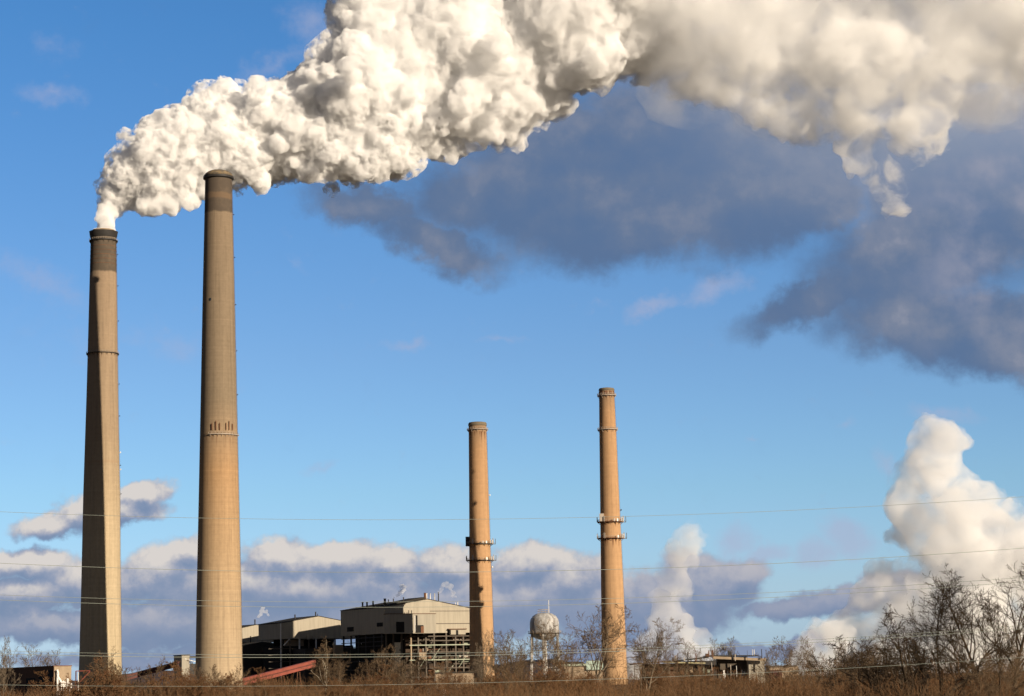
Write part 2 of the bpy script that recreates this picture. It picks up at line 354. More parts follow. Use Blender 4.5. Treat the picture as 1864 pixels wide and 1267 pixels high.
def ring_platform(root, z, r, w=1.1, t=0.35, rail=True, m=None, a0=0, a1=360, gap=0.0, brackets=12, mesh_panel=False):
    mb = MB(); n = max(8, int((a1 - a0) / 5)); full = a1 - a0 >= 360
    V = []; Fc = []; m_ = n if full else n + 1
    for k in range(m_):
        a = R_(a0 + (a1 - a0) * k / n); ca, sa = math.cos(a), math.sin(a)
        for rr, zz in ((r + 0.003, z), (r + w, z), (r + w, z + t), (r + 0.003, z + t)): V.append((rr * ca, rr * sa, zz))
    for k in range(n):
        k2 = (k + 1) % m_
        for i in range(4): Fc.append((k * 4 + i, k2 * 4 + i, k2 * 4 + (i + 1) % 4, k * 4 + (i + 1) % 4))
    if not full: Fc += [(0, 1, 2, 3), (n * 4 + 3, n * 4 + 2, n * 4 + 1, n * 4)]
    mb.add(V, Fc)
    pf = mb.build('platform', m or M['steel_grey'], root)
    for k in range(brackets):
        bk = MB(); a = R_(a0 + (a1 - a0) * (k + 0.5) / brackets); ca, sa = math.cos(a), math.sin(a)
        bk.beam((r * ca, r * sa, z - 1.4), ((r + w * 0.95) * ca, (r + w * 0.95) * sa, z - 0.02), 0.16)
        bk.build('bracket', m or M['steel_grey'], pf)
    if rail:
        rb = MB()
        for hh in (0.55, 1.1):
            pts = [((r + w - 0.08) * math.cos(R_(a0 + (a1 - a0) * k / n)), (r + w - 0.08) * math.sin(R_(a0 + (a1 - a0) * k / n)), z + t + hh) for k in range(n + 1)]
            rb.tube(pts, 0.05, 4, cap=False)
        for k in range(0, n, 2):
            a = R_(a0 + (a1 - a0) * k / n); p = ((r + w - 0.08) * math.cos(a), (r + w - 0.08) * math.sin(a))
            rb.beam((p[0], p[1], z + t), (p[0], p[1], z + t + 1.1), 0.09)
        rb.build('railing', M['rail'], pf)
    return pf
def make_stack(label, Y, prof, ytop, material_fn, n=112):
    xs = [at(xc, y, Y).x for y, xc, w in prof]; X = sum(xs) / len(xs)
    rz = sorted([(at(xc, y, Y).z, (at(xc + w / 2, y, Y).x - at(xc - w / 2, y, Y).x) / 2 * 0.997) for y, xc, w in prof])
    root = empty('chimney', (X, Y, 0)); tag(root, label, 'chimney', 'tall concrete power plant chimneys')
    zt = at(prof[0][1], ytop, Y).z
    zs = [a for a, b in rz]; rs = [b for a, b in rz]
    sl = (rs[1] - rs[0]) / (zs[1] - zs[0]); r0 = rs[0] - sl * zs[0] * 1.3
    zs = [0] + zs; rs = [r0] + rs
    def rad(z):
        if z >= zs[-1]: return rs[-1] + (rs[-1] - rs[-3]) / (zs[-1] - zs[-3]) * (z - zs[-1])
        return float(np.interp(z, zs, rs))
    mat_ = material_fn(zt)
    mb = MB(); zz = list(np.linspace(-0.5, zt, 60)); pr = [(rad(z), z) for z in zz] + [(rad(zt) - 0.8, zt), (rad(zt) - 0.8, zt - 6)]
    mb.lathe(pr, n, close=True).build('shaft', mat_, root)
    zp = lambda y: at(prof[0][1], y, Y).z
    return root, rad, zt, zp, X
def ladder(root, rad, ang, z0, z1):
    mb = MB(); a = R_(ang); ca, sa = math.cos(a), math.sin(a)
    for off in (-0.28, 0.28):
        zz = np.linspace(z0, z1, 30)
        mb.tube([((rad(z) + 0.25) * ca - off * sa, (rad(z) + 0.25) * sa + off * ca, z) for z in zz], 0.05, 4)
    for z in np.arange(z0, z1, 1.2):
        r = rad(z) + 0.25; mb.beam((r * ca + 0.28 * sa, r * sa - 0.28 * ca, z), (r * ca - 0.28 * sa, r * sa + 0.28 * ca, z), 0.05)
    l = mb.build('ladder', M['steel_grey'], root)
    return l
def lug(root, rad, ang, z, s=0.5, m=None, name='aviation_light'):
    a = R_(ang); r = rad(z); ca, sa = math.cos(a), math.sin(a); mb = MB()
    mb.beam((r * ca, r * sa, z), ((r + 0.9) * ca, (r + 0.9) * sa, z), 0.2)
    mb.lathe([(s * 0.5, z + 0.1), (s * 0.55, z + s * 0.6), (s * 0.3, z + s * 1.1)], 10, cx=(r + 0.75) * ca, cy=(r + 0.75) * sa)
    return mb.build(name, m or M['white'], root)
def antenna(root, r, ang, z, h_=2.4, w=0.5, m=None):
    a = R_(ang); ca, sa = math.cos(a), math.sin(a); mb = MB()
    c = Vector((r * ca, r * sa, z)); tx = Vector((-sa, ca, 0)) * w / 2; nx_ = Vector((ca, sa, 0)) * 0.14
    lo, hi = c, c + Vector((0, 0, h_))
    V = [p + tx * i + nx_ * j for p in (lo, hi) for i, j in ((-1, -1), (1, -1), (1, 1), (-1, 1))]
    mb.add(V, [(0, 3, 2, 1), (4, 5, 6, 7), (0, 1, 5, 4), (1, 2, 6, 5), (2, 3, 7, 6), (3, 0, 4, 7)])
    mb.tube([c - nx_ * 2.6 - Vector((0, 0, .5)), c - nx_ * 2.6 + Vector((0, 0, h_ + .4))], 0.07, 5)
    mb.beam(c - nx_ * 2.6 + Vector((0, 0, h_ * .3)), c + Vector((0, 0, h_ * .3)), 0.08); mb.beam(c - nx_ * 2.6 + Vector((0, 0, h_ * .75)), c + Vector((0, 0, h_ * .75)), 0.08)
    return mb.build('antenna', m or M['white'], root)

# placement: the shadow of the front chimney of each pair falls on the rear one
Y2, Y1, Y4 = 1200.0, 1308.0, 1200.0
Y3 = 1290.0
PR1 = [(440, 188.7, 46.2), (640, 186.6, 53.7), (720, 186, 57), (900, 185, 66), (1070, 183.9, 70.8), (1200, 183, 76)]
PR2 = [(380, 398.3, 50.5), (550, 397.5, 58.2), (720, 397.5, 65), (900, 398.5, 72.5), (1070, 398.5, 80), (1200, 398.8, 84.4)]
PR3 = [(790, 868.9, 32.7), (900, 871.5, 35.4), (980, 873, 37.8), (1070, 875.5, 41.3), (1200, 877.5, 45)]
PR4 = [(720, 1103.9, 27.8), (780, 1106, 30.4), (900, 1109.4, 34.6), (980, 1112.5, 37.5), (1070, 1114.9, 41), (1200, 1117.9, 44.9)]
# chimney with the plume
def m1(zt):
    z = lambda y: at(188, y, Y1).z
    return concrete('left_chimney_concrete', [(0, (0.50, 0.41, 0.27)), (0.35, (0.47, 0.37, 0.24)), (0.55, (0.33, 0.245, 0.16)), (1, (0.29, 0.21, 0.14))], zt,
        soot=[(z(500), z(484), 0.0, (0, 0, 0)), (z(497), z(430), 0.85, (0.06, 0.05, 0.04)), (z(845), z(840), 0.25, (0.3, 0.18, 0.1))], streaks=[(z(646), 9, 0.5)], band=0.08)
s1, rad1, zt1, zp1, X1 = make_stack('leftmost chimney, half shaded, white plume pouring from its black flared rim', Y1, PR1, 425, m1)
r = rad1(zt1)
MB().lathe([(r + .05, zp1(434)), (r + .5, zp1(432)), (r + .9, zp1(424)), (r + 1.1, zp1(422.5)), (r + .2, zp1(422.5)), (r - .6, zp1(424)), (r - .6, zp1(436)), (r - .2, zp1(436))], 96, close=False).build('rim', M['steel_dark'], s1)
MB().lathe([(r - .9, zt1 - 4), (r - .9, zp1(419.5)), (r - 1.1, zp1(419)), (r - 1.3, zp1(419.5)), (r - 1.3, zt1 - 4)], 72, close=False).build('flue_liner', M['tan'], s1)
ring_platform(s1, zp1(440), rad1(zp1(440)), 0.9, 0.5, m=M['steel_dark'], brackets=16)
ring_platform(s1, zp1(645), rad1(zp1(645)), 0.9, 0.3, m=M['steel_dark'], brackets=20)
ladder(s1, rad1, 8, 8, zp1(440))
for y_, mm in ((464, None), (521, None), (585, None), (700, None), (758, None), (825, 'w'), (848, None), (856, 'w'), (900, None)):
    lug(s1, rad1, 4, zp1(y_), 0.75 if mm else 0.5, M['white'] if mm else M['steel_dark'], 'aviation_light' if mm else 'ladder_bracket')
for y_ in (450, 458, 466, 474, 482):      # steel hoops near the top
    MB().lathe([(rad1(zp1(y_)) + .003, zp1(y_) - .12), (rad1(zp1(y_)) + .12, zp1(y_) - .1), (rad1(zp1(y_)) + .12, zp1(y_) + .1), (rad1(zp1(y_)) + .003, zp1(y_) + .12)], 96, close=False).build('hoop', M['rust'], s1)
# large chimney in front
def m2(zt):
    z = lambda y: at(398, y, Y2).z
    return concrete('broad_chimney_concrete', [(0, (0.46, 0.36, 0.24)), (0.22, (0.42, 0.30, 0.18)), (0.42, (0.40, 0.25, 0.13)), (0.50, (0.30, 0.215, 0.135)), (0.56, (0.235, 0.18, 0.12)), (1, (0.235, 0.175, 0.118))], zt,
        soot=[(z(389), z(300), 0.85, (0.07, 0.056, 0.045)), (z(365), z(354), 0.45, (0.22, 0.14, 0.08))], streaks=[(z(795), 16, 0.35)], band=0.12)
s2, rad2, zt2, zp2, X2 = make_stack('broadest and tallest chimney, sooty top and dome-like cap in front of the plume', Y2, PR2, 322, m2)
r = rad2(zt2)
capf = lambda t, pos: t.mix(t.ss(t.noise(pos, 0.5, 5), 0.4, 0.6), (0.22, 0.16, 0.09), (0.12, 0.10, 0.075))
dome = [(r + .05, zp2(324)), (r + .6, zp2(322)), (r + .75, zp2(320))] + [(r * math.cos(a) * 1.0 + .4 * (1 - a), zp2(320) + 3.4 * math.sin(a)) for a in np.linspace(0.05, 1.35, 9)]
MB().lathe(dome, 96).build('cap', mat('cap_sheet_metal', (0.2, 0.15, 0.1), color_fn=capf, rough=0.7), s2)
MB().lathe([(r + .003, zp2(328)), (r + 1.1, zp2(326)), (r + 1.2, zp2(322.5)), (r + .7, zp2(322)), (r + .003, zp2(322.5))], 96, close=False).build('rim', M['steel_dark'], s2)
ring_platform(s2, zp2(794), rad2(zp2(794)), 1.0, 0.35, a0=-112, a1=0, m=M['rail'], brackets=10)
for a_, h_ in ((-102, 3.6), (-90, 4.8), (-79, 3.6), (-60, 3.8), (-50, 4.8), (-38, 3.4)):
    antenna(s2, rad2(zp2(786)) + .5, a_, zp2(786), h_, 0.45, M['rust'])
MB().box(-.65, .65, -0.12, 0.25, -0.75, 0.75).build('window', M['glass'], s2, loc=(-3.2, -math.sqrt(rad2(zp2(549)) ** 2 - 3.2 ** 2) + .05, zp2(549)))
ladder(s2, rad2, 2, 8, zp2(324))
for y_ in (392, 470, 556, 640, 720): lug(s2, rad2, -2, zp2(y_), 0.5, M['steel_dark'], 'ladder_bracket')
# the two shorter chimneys
def m34(nm, Yq, seed, strk):
    def f(zt):
        z = lambda y: at(1000, y, Yq).z
        return concrete(nm, [(0, (0.47, 0.30, 0.165)), (0.5, (0.47, 0.285, 0.15)), (0.9, (0.42, 0.25, 0.13)), (1, (0.27, 0.18, 0.11))], zt, streaks=[(z(a), b, c) for a, b, c in strk], band=0.05)
    return f
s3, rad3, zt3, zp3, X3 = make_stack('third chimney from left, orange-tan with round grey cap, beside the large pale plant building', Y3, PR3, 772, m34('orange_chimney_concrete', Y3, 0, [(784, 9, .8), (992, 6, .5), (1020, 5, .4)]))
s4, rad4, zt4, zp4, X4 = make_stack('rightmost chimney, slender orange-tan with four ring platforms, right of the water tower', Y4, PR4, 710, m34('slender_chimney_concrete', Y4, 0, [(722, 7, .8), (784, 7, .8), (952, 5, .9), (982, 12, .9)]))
def cap34(root, rad, zt, zp, y0, y1):
    r = rad(zt)
    MB().lathe([(r + .02, zp(y1)), (r + .25, zp(y1) + .3), (r + .25, zt + .2), (r - .2, zt + .9), (r - 1.2, zt + 1.1), (r - 1.2, zt - 3)], 64, close=False).build('cap', mat('weathered_cap', (0.16, 0.13, 0.09)), root)
cap34(s3, rad3, zt3, zp3, 769, 776)
ring_platform(s3, zp3(783), rad3(zp3(783)), 1.1, 0.3, brackets=10, m=M['rail'])
cap34(s4, rad4, zt4, zp4, 707, 712)
for k in range(10):
    a = R_(k * 36 + 12); z0_, z1_ = zp4(718.5), zp4(713); rr = rad4(z0_)
    mb = MB(); tx = Vector((-math.sin(a), math.cos(a), 0)); nn = Vector((math.cos(a), math.sin(a), 0))
    V = [nn * (rr + j) + tx * i * 0.75 + Vector((0, 0, zz)) for zz in (z0_, z1_) for i, j in ((-1, -.3), (1, -.3), (1, .12), (-1, .12))]
    mb.add(V, [(0, 3, 2, 1), (4, 5, 6, 7), (0, 1, 5, 4), (1, 2, 6, 5), (2, 3, 7, 6), (3, 0, 4, 7)]); mb.build('louvre', M['rust'], s4)
ring_platform(s4, zp4(721), rad4(zp4(721)), 1.1, 0.3, brackets=10, m=M['rail'])
ring_platform(s4, zp4(783), rad4(zp4(783)), 1.1, 0.3, brackets=10, m=M['rail'])
def telecom(root, rad, zpf, ya, yb, rust):
    for q, y_ in enumerate((ya, yb)):
        z = zpf(y_); r = rad(z)
        ring_platform(root, z, r, 1.7, 0.4, brackets=14, m=M['rust'] if rust else M['steel_grey'])
        for a_, h_, w_, mm in ((-5, 3.2, .5, 'rail'), (8, 2.6, .5, 'rail'), (-20, 2.2, .6, 'white'), (-38, 2.2, .9, 'rail'), (-60, 1.4, .9, 'white'), (-75, 1.4, .8, 'rail'), (-120, 2.8, .9, 'rail'), (-135, 2.6, .6, 'steel_grey'), (170, 2.8, .6, 'steel_grey'), (185, 2.6, .5, 'rail')):
            if q == 1 and a_ in (-75, -135): continue
            antenna(root, r + 1.9, a_, z + .2, h_, w_, M[mm])
        a = R_(0); mb = MB(); mb.beam((r, 0, z), (r + 3.2, 0, z), .3); mb.beam((r + 3.1, 0, z), (r + 3.1, 0, z + 3.2), .3); mb.beam((r + .2, 0, z + 2.6), (r + 3.1, 0, z + .2), .15); mb.build('mast_arm', M['steel_grey'], root)
telecom(s3, rad3, zp3, 991, 1021, False); telecom(s4, rad4, zp4, 951, 981, True)
# equipment cabinet on the left of the third chimney
r = rad3(zp3(985)); MB().box(-r - 2.2, -r + .6, -2.4, 1.2, zp3(994), zp3(977)).build('equipment_cabinet', M['steel_dark'], s3)
r = rad4(zp4(945)); MB().box(-r - .6, -r + 1.8, -r * .8 - 1.4, -r * .8 + .5, zp4(950), zp4(936)).build('equipment_cabinet', M['rail'], s4)
ladder(s3, rad3, -3, 8, zp3(784)); ladder(s4, rad4, -3, 8, zp4(722))
for y_ in (903, 1034): lug(s3, rad3, -3, zp3(y_), .8)
lug(s4, rad4, -3, zp4(930), .7, M['steel_dark'], 'ladder_bracket')

# ---------------------------------------------------------------- steam plume
ICO = bmesh.new(); bmesh.ops.create_icosphere(ICO, subdivisions=2, radius=1)
ICO_V = np.array([v.co for v in ICO.verts]); ICO_F = np.array([[v.index for v in f.verts] for f in ICO.faces]); ICO.free()
def ball_mesh(name, C, Rr):
    n = len(C); nv = len(ICO_V)
    Vv = (C[:, None, :] + Rr[:, None, None] * ICO_V[None]).reshape(-1, 3)
    Ff = (ICO_F[None] + (np.arange(n) * nv)[:, None, None]).reshape(-1, 3)
    me = bpy.data.meshes.new(name); me.from_pydata(Vv.tolist(), [], Ff.tolist()); me.update()
    o = bpy.data.objects.new(name, me); COL.objects.link(o); return o
def voxel_puffs(name, C, Rr, vox, disps, m, parent=None, revox=0):
    """union of puffs as one closed skin, then billowed along its normals"""
    C = np.array(C); Rr = np.array(Rr); o = ball_mesh(name, C, Rr)
    md = o.modifiers.new('r', 'REMESH'); md.mode = 'VOXEL'; md.voxel_size = vox; md.use_smooth_shade = True
    sm = o.modifiers.new('s', 'SMOOTH'); sm.factor = 0.5; sm.iterations = 2
    for i, (kind, size, st) in enumerate(disps):
        if kind == 'V':
            tx = bpy.data.textures.new('billow', 'VORONOI'); tx.noise_scale = size; tx.distance_metric = 'DISTANCE'; tx.noise_intensity = 1.0
            tx.weight_1 = 1.0
        else:
            tx = bpy.data.textures.new('billow', 'CLOUDS'); tx.noise_scale = size; tx.noise_depth = 3
        if kind == 'W': tx.cloud_type = 'COLOR'
        d = o.modifiers.new('d%d' % i, 'DISPLACE'); d.texture = tx; d.texture_coords = 'GLOBAL'; d.strength = st; d.mid_level = 0.45
        if kind == 'W': d.direction = 'RGB_TO_XYZ'; d.mid_level = 0.5
    if revox:
        m2_ = o.modifiers.new('r2', 'REMESH'); m2_.mode = 'VOXEL'; m2_.voxel_size = revox; m2_.use_smooth_shade = True
        s2_ = o.modifiers.new('s2', 'SMOOTH'); s2_.factor = 0.5; s2_.iterations = 1
    dg = bpy.context.evaluated_depsgraph_get(); me = bpy.data.meshes.new_from_object(o.evaluated_get(dg))
    old = o.data; o.modifiers.clear(); o.data = me; bpy.data.meshes.remove(old); me.name = name
    me.materials.clear(); me.materials.append(m); me.polygons.foreach_set('use_smooth', [True] * len(me.polygons))
    if parent: o.parent = parent
    return o
def steam_skin(name, colr, rad_):
    m = bpy.data.materials.new(name); m.use_nodes = True; t = NT(m.node_tree); m.node_tree.nodes.clear()
    b = t.node('ShaderNodeBsdfPrincipled'); o = t.node('ShaderNodeOutputMaterial'); t.l.new(b.outputs[0], o.inputs[0])
    b.inputs['Base Color'].default_value = colr + (1,); b.inputs['Roughness'].default_value = 1; b.inputs['Specular IOR Level'].default_value = 0
    b.inputs['Subsurface Weight'].default_value = 1.0; b.inputs['Subsurface Radius'].default_value = (1.0, 0.98, 0.95); b.inputs['Subsurface Scale'].default_value = rad_
    b.subsurface_method = 'RANDOM_WALK'
    return m
def noisy_volume(name, dens, sc, rate, lo=.38, hi=.62, base=.12, peak=2.0, detail=5, warp=0):
    m = bpy.data.materials.new(name); m.use_nodes = True; t = NT(m.node_tree); m.node_tree.nodes.clear()
    v = t.node('ShaderNodeVolumeScatter'); o = t.node('ShaderNodeOutputMaterial'); t.l.new(v.outputs[0], o.inputs['Volume'])
    v.inputs['Color'].default_value = (1, 1, 1, 1); v.inputs['Anisotropy'].default_value = -0.35
    n = t.noise(t.node('ShaderNodeTexCoord').outputs['Object'], sc, detail, 0.62, dist=warp)
    t.l.new(t.ss(n, lo, hi, dens * base, dens * peak), v.inputs['Density'])
    m.cycles.homogeneous_volume = False; m.cycles.volume_step_rate = rate
    return m
def dense_volume(name, dens):
    m = bpy.data.materials.new(name); m.use_nodes = True; t = NT(m.node_tree); m.node_tree.nodes.clear()
    v = t.node('ShaderNodeVolumeScatter'); o = t.node('ShaderNodeOutputMaterial'); t.l.new(v.outputs[0], o.inputs['Volume'])
    v.inputs['Color'].default_value = (1, 1, 1, 1); v.inputs['Density'].default_value = dens; v.inputs['Anisotropy'].default_value = -0.35
    m.cycles.homogeneous_volume = True
    return m
def steam_volume(name, dens, sc=0.02, lo=0.42, hi=0.62, rate=0.25, colr=(0.995, 0.995, 0.995), xfade=None, seed=0, detail=4, g_=0.0):
    m = bpy.data.materials.new(name); m.use_nodes = True; t = NT(m.node_tree); m.node_tree.nodes.clear()
    v = t.node('ShaderNodeVolumePrincipled'); o = t.node('ShaderNodeOutputMaterial'); t.l.new(v.outputs[0], o.inputs['Volume'])
    v.inputs['Color'].default_value = colr + (1,); v.inputs['Anisotropy'].default_value = g_
    tcx = t.node('ShaderNodeTexCoord'); pos = t.vm('ADD', tcx.outputs['Object'], (seed, seed, seed))
    d = t.noise(pos, sc, detail, 0.6, dist=0.6)
    d = t.m('MULTIPLY', t.ss(d, lo, hi), dens)
    if xfade:
        x = t.sep(tcx.outputs['Object'])[0]
        for a, b, o0, o1 in xfade: d = t.m('MULTIPLY', d, t.ss(x, a, b, o0, o1))
        d = t.m('MULTIPLY', d, t.ss(t.sep(tcx.outputs['Object'])[2], at(1400, 290, YP).z, at(1400, 40, YP).z, 0.0, 1.0))
    t.l.new(d, v.inputs['Density'])
    m.cycles.volume_step_rate = rate; m.cycles.homogeneous_volume = False
    return m
YP = 1318.0
mpp = YP / F                     # metres per photo pixel at the plume
# centre line and radius in the plume's own plane (it drifts across the view, level ground far below)
PL = [(193, 430, 22), (193, 414, 25), (196, 396, 27), (200, 378, 30), (211, 352, 34), (236, 325, 48), (268, 305, 62), (305, 290, 76), (360, 272, 84), (420, 252, 89), (500, 240, 89),
      (560, 228, 97), (620, 215, 108), (680, 180, 138), (740, 140, 135), (800, 110, 105)]
PLx = np.array(PL, float); seg = np.r_[0, np.cumsum(np.hypot(np.diff(PLx[:, 0]), np.diff(PLx[:, 1])))]
def pl(s): return np.array([np.interp(s, seg, PLx[:, k]) for k in range(3)])
def plume_puffs(s0, s1, n, fr, ring, seed, depth=0.85, bias=0.0):
    rg = np.random.default_rng(seed); C = []; Q = []
    for i in range(n):
        s = s0 + (s1 - s0) * (i + rg.random()) / n
        cx, cyy, r = pl(s); a = rg.random() * 2 * math.pi; rho = ring[0] + (ring[1] - ring[0]) * rg.random()
        f_ = fr[0] + (fr[1] - fr[0]) * rg.random() ** 1.5
        q = r * f_; rr = max(0, (r - q)) * rho
        ox = math.cos(a) * rr; 
        e = rg.normal(0, .35)
        p = at(cx + ox * 0.35 + rg.normal(0, .15) * r, cyy - math.sin(a) * rr, YP); C.append((p.x, p.y + math.cos(a) * rr * mpp * depth, p.z)); Q.append(q * mpp)
    return C, Q
L = seg[-1]
C = []; Q = []
for (s0, s1_, n, fr, ring, sd_) in ((0, L, 130, (.5, .72), (0, .9), 1), (0, L, 170, (.30, .46), (.75, 1.15), 2), (0, L, 420, (.12, .24), (.9, 1.14), 3), (0, 560, 700, (.06, .12), (.96, 1.12), 4)):
    a, b = plume_puffs(s0, s1_, n, fr, ring, sd_); C += a; Q += b
# hand placed billows: the horn above, ragged tufts hanging below
for x, y, q in ((410, 168, 20), (395, 185, 28), (385, 210, 34), (418, 154, 12), (400, 205, 30), (300, 228, 30), (325, 222, 26), (280, 240, 28), (650, 60, 40), (645, 95, 34), (640, 25, 30), (665, 0, 50), (700, -10, 60), (600, 135, 30), (560, 150, 30), (500, 168, 26),
                (262, 372, 18), (285, 378, 16), (312, 372, 20), (345, 362, 18), (380, 345, 20), (470, 330, 18), (560, 312, 26), (610, 305, 26), (640, 300, 32), (690, 300, 36), (722, 285, 36), (705, 262, 44), (780, 250, 20), (650, 310, 16)):
    p = at(x, y, YP - 8); C.append((p.x, p.y, p.z)); Q.append(q * mpp)
plume = empty('steam_plume', at(194, 418, YP)); tag(plume, 'huge white steam plume blowing right from the leftmost chimney across the sky', 'steam plume')
pm = voxel_puffs('dense_steam', C, Q, 0.85, [('C', 18.0, 10.0), ('W', 8.0, 5.0), ('V', 4.0, -1.5), ('W', 3.0, 2.6), ('V', 1.8, -1.0), ('C', 1.0, .8)], dense_volume('dense_steam', 0.42), None, 0.62)
pm.parent = plume; pm.matrix_parent_inverse = Matrix.Translation(plume.location).inverted()
# softer, thinning stretches farther downwind
def stretch(pts, dens, vox, dis, seed, nsub, fr, nsc, rate, nk={}, grow_=1.0):
    rg_ = np.random.default_rng(seed); C = []; Q = []
    for x, y, q in pts:
        p = at(x, y, YP); C.append((p.x, p.y + rg_.normal(0, q * mpp * .25), p.z)); Q.append(q * mpp * grow_)
        for j in range(nsub):
            a_ = rg_.random() * 6.28; f_ = rg_.uniform(*fr); p = at(x + math.cos(a_) * q * .9, y + math.sin(a_) * q * .9, YP); C.append((p.x, p.y + rg_.normal(0, q * mpp * .5), p.z)); Q.append(q * f_ * mpp)
    o = voxel_puffs('soft_steam', C, Q, vox, dis, noisy_volume('soft_steam', dens, nsc, rate, warp=.5, **nk), None, vox)
    o.parent = plume; o.matrix_parent_inverse = Matrix.Translation(plume.location).inverted()
stretch([(720, 90, 120), (770, 150, 105), (830, 60, 130), (840, 170, 95), (900, 110, 125), (880, 200, 60), (960, 60, 130), (970, 150, 70), (940, 190, 60), (1040, 30, 125), (1090, 90, 60), (1110, 10, 115), (1160, 60, 70), (800, 225, 55), (780, 250, 34), (822, 278, 10), (832, 258, 18), (928, 245, 18), (930, 262, 9), (1180, 20, 70)],
        .17, 0.95, [('C', 26.0, 16.0), ('W', 9.0, 9.0), ('V', 7.0, -2.8), ('V', 3.2, -1.5), ('C', 1.6, 1.2)], 31, 26, (.08, .36), .11, .11, dict(lo=.38, hi=.60, base=.04, peak=2.0, detail=6))
stretch([(1180, 10, 110), (1240, 40, 95), (1250, 120, 50), (1300, 20, 90), (1340, 150, 45), (1370, 60, 90), (1400, 180, 45), (1440, 110, 70), (1480, 210, 50), (1480, 30, 110), (1560, 110, 80), (1570, 200, 60), (1560, 270, 32), (1600, 60, 60), (1625, 350, 26), (1640, 385, 16), (1605, 315, 18), (1700, 200, 22), (1740, 160, 26), (1700, 30, 60), (1760, 90, 55), (1790, 130, 34), (1820, 60, 60), (1880, 10, 80), (1660, 240, 40), (1690, 150, 50)],
        .024, 1.4, [('C', 40.0, 26.0), ('W', 14.0, 20.0), ('V', 9.0, -4.0), ('W', 5.0, 7.0), ('C', 2.2, 2.4)], 32, 26, (.08, .36), .045, .13, dict(lo=.43, hi=.63, base=.03, peak=4.2, detail=7), 1.22)
stretch([(x, y, r * 1.06) for x, y, r in PL[4:]], .22, 1.4, [('C', 14.0, 8.0), ('W', 5.0, 4.0), ('C', 2.0, 2.0)], 33, 12, (.12, .3), .20, .07, dict(lo=.48, hi=.60, base=0.0, peak=2.0))
# looser vapour: a hull that only bounds drifting density
C = []; Q = []; rg = np.random.default_rng(9)
for x, y, q in ((1150, -40, 120), (1250, 0, 150), (1350, 20, 165), (1450, 60, 190), (1560, 110, 190), (1600, 200, 150), (1640, 300, 70), (1640, 370, 30), (1400, 210, 90), (1250, 160, 90), (1520, 270, 80),
                (1700, 60, 170), (1760, 130, 120), (1850, 40, 180), (1950, -20, 200), (1300, -120, 220), (1100, -120, 200), (1550, -120, 240), (1800, -140, 250), (1700, 240, 70)):
    p = at(x, y, YP); C.append((p.x, p.y + rg.normal(0, 12), p.z)); Q.append(q * mpp)
x0_ = at(620, 100, YP).x; xa = at(1000, 100, YP).x; xb = at(1750, 100, YP).x
vm_ = steam_volume('drifting_steam', 0.06, sc=0.03, lo=0.41, hi=0.66, rate=0.12, detail=8, g_=-0.3, xfade=[(x0_, xa, 0.25, 1.0), (xa, xb, .55, 0.9)])
ph = voxel_puffs('loose_steam', C, Q, 5.0, [('C', 34.0, 26.0), ('C', 12.0, 9.0)], vm_, None, 5.0)
ph.parent = plume; ph.matrix_parent_inverse = Matrix.Translation(plume.location).inverted()
#@@STRUCT
def column(label, pts, Y, dens, vox, seed):
    a = at(pts[-1][0], 1230, Y); root = empty('steam_cloud', (a.x, a.y, 0)); tag(root, label, 'steam cloud', 'steam clouds rising beyond the plant')
    rg_ = np.random.default_rng(seed); C = []; Q = []; k_ = Y / F
    for (x, y, q) in pts:
        p = at(x, y, Y); C.append((p.x, p.y + rg_.normal(0, q * k_ * .3), p.z)); Q.append(q * k_)
        for j in range(9):
            a_ = rg_.random() * 6.28; f_ = rg_.uniform(.22, .5); p = at(x + math.cos(a_) * q * .8, y + math.sin(a_) * q * .8, Y); C.append((p.x, p.y + rg_.normal(0, q * k_ * .5), p.z)); Q.append(q * f_ * k_)
    o = voxel_puffs('vapour', C, Q, vox, [('C', 60.0, 34.0), ('W', 30.0, 26.0), ('V', 16.0, -7.0), ('W', 8.0, 12.0), ('V', 6.0, -3.0), ('C', 4.0, 4.0)], noisy_volume('distant_steam', dens, .022, .20, lo=.40, hi=.60, base=.10, peak=2.2, warp=.5), None, vox)
    o.parent = root; o.matrix_parent_inverse = Matrix.Translation(root.location).inverted()
column('towering white steam cloud behind the tall bare trees at the right edge', [(1690, 812, 44), (1725, 800, 30), (1668, 850, 42), (1690, 880, 64), (1650, 900, 36), (1700, 925, 78), (1740, 965, 92), (1790, 1010, 108), (1840, 1070, 130), (1755, 1080, 96), (1900, 1010, 100), (1850, 1160, 150), (1730, 1170, 110), (1640, 1160, 70), (1590, 1090, 42), (1605, 1040, 30), (1560, 1165, 62), (1510, 1190, 50), (1690, 1220, 120), (1480, 1215, 40)], 2230, .024, 2.4, 5)
column('smaller soft steam column just right of the rightmost chimney', [(1250, 985, 30), (1258, 1000, 24), (1236, 1015, 36), (1222, 1055, 36), (1208, 1095, 28), (1212, 1135, 36), (1232, 1175, 42), (1215, 1205, 60), (1270, 1215, 46), (1180, 1215, 46)], 2200, .014, 2.0, 6)
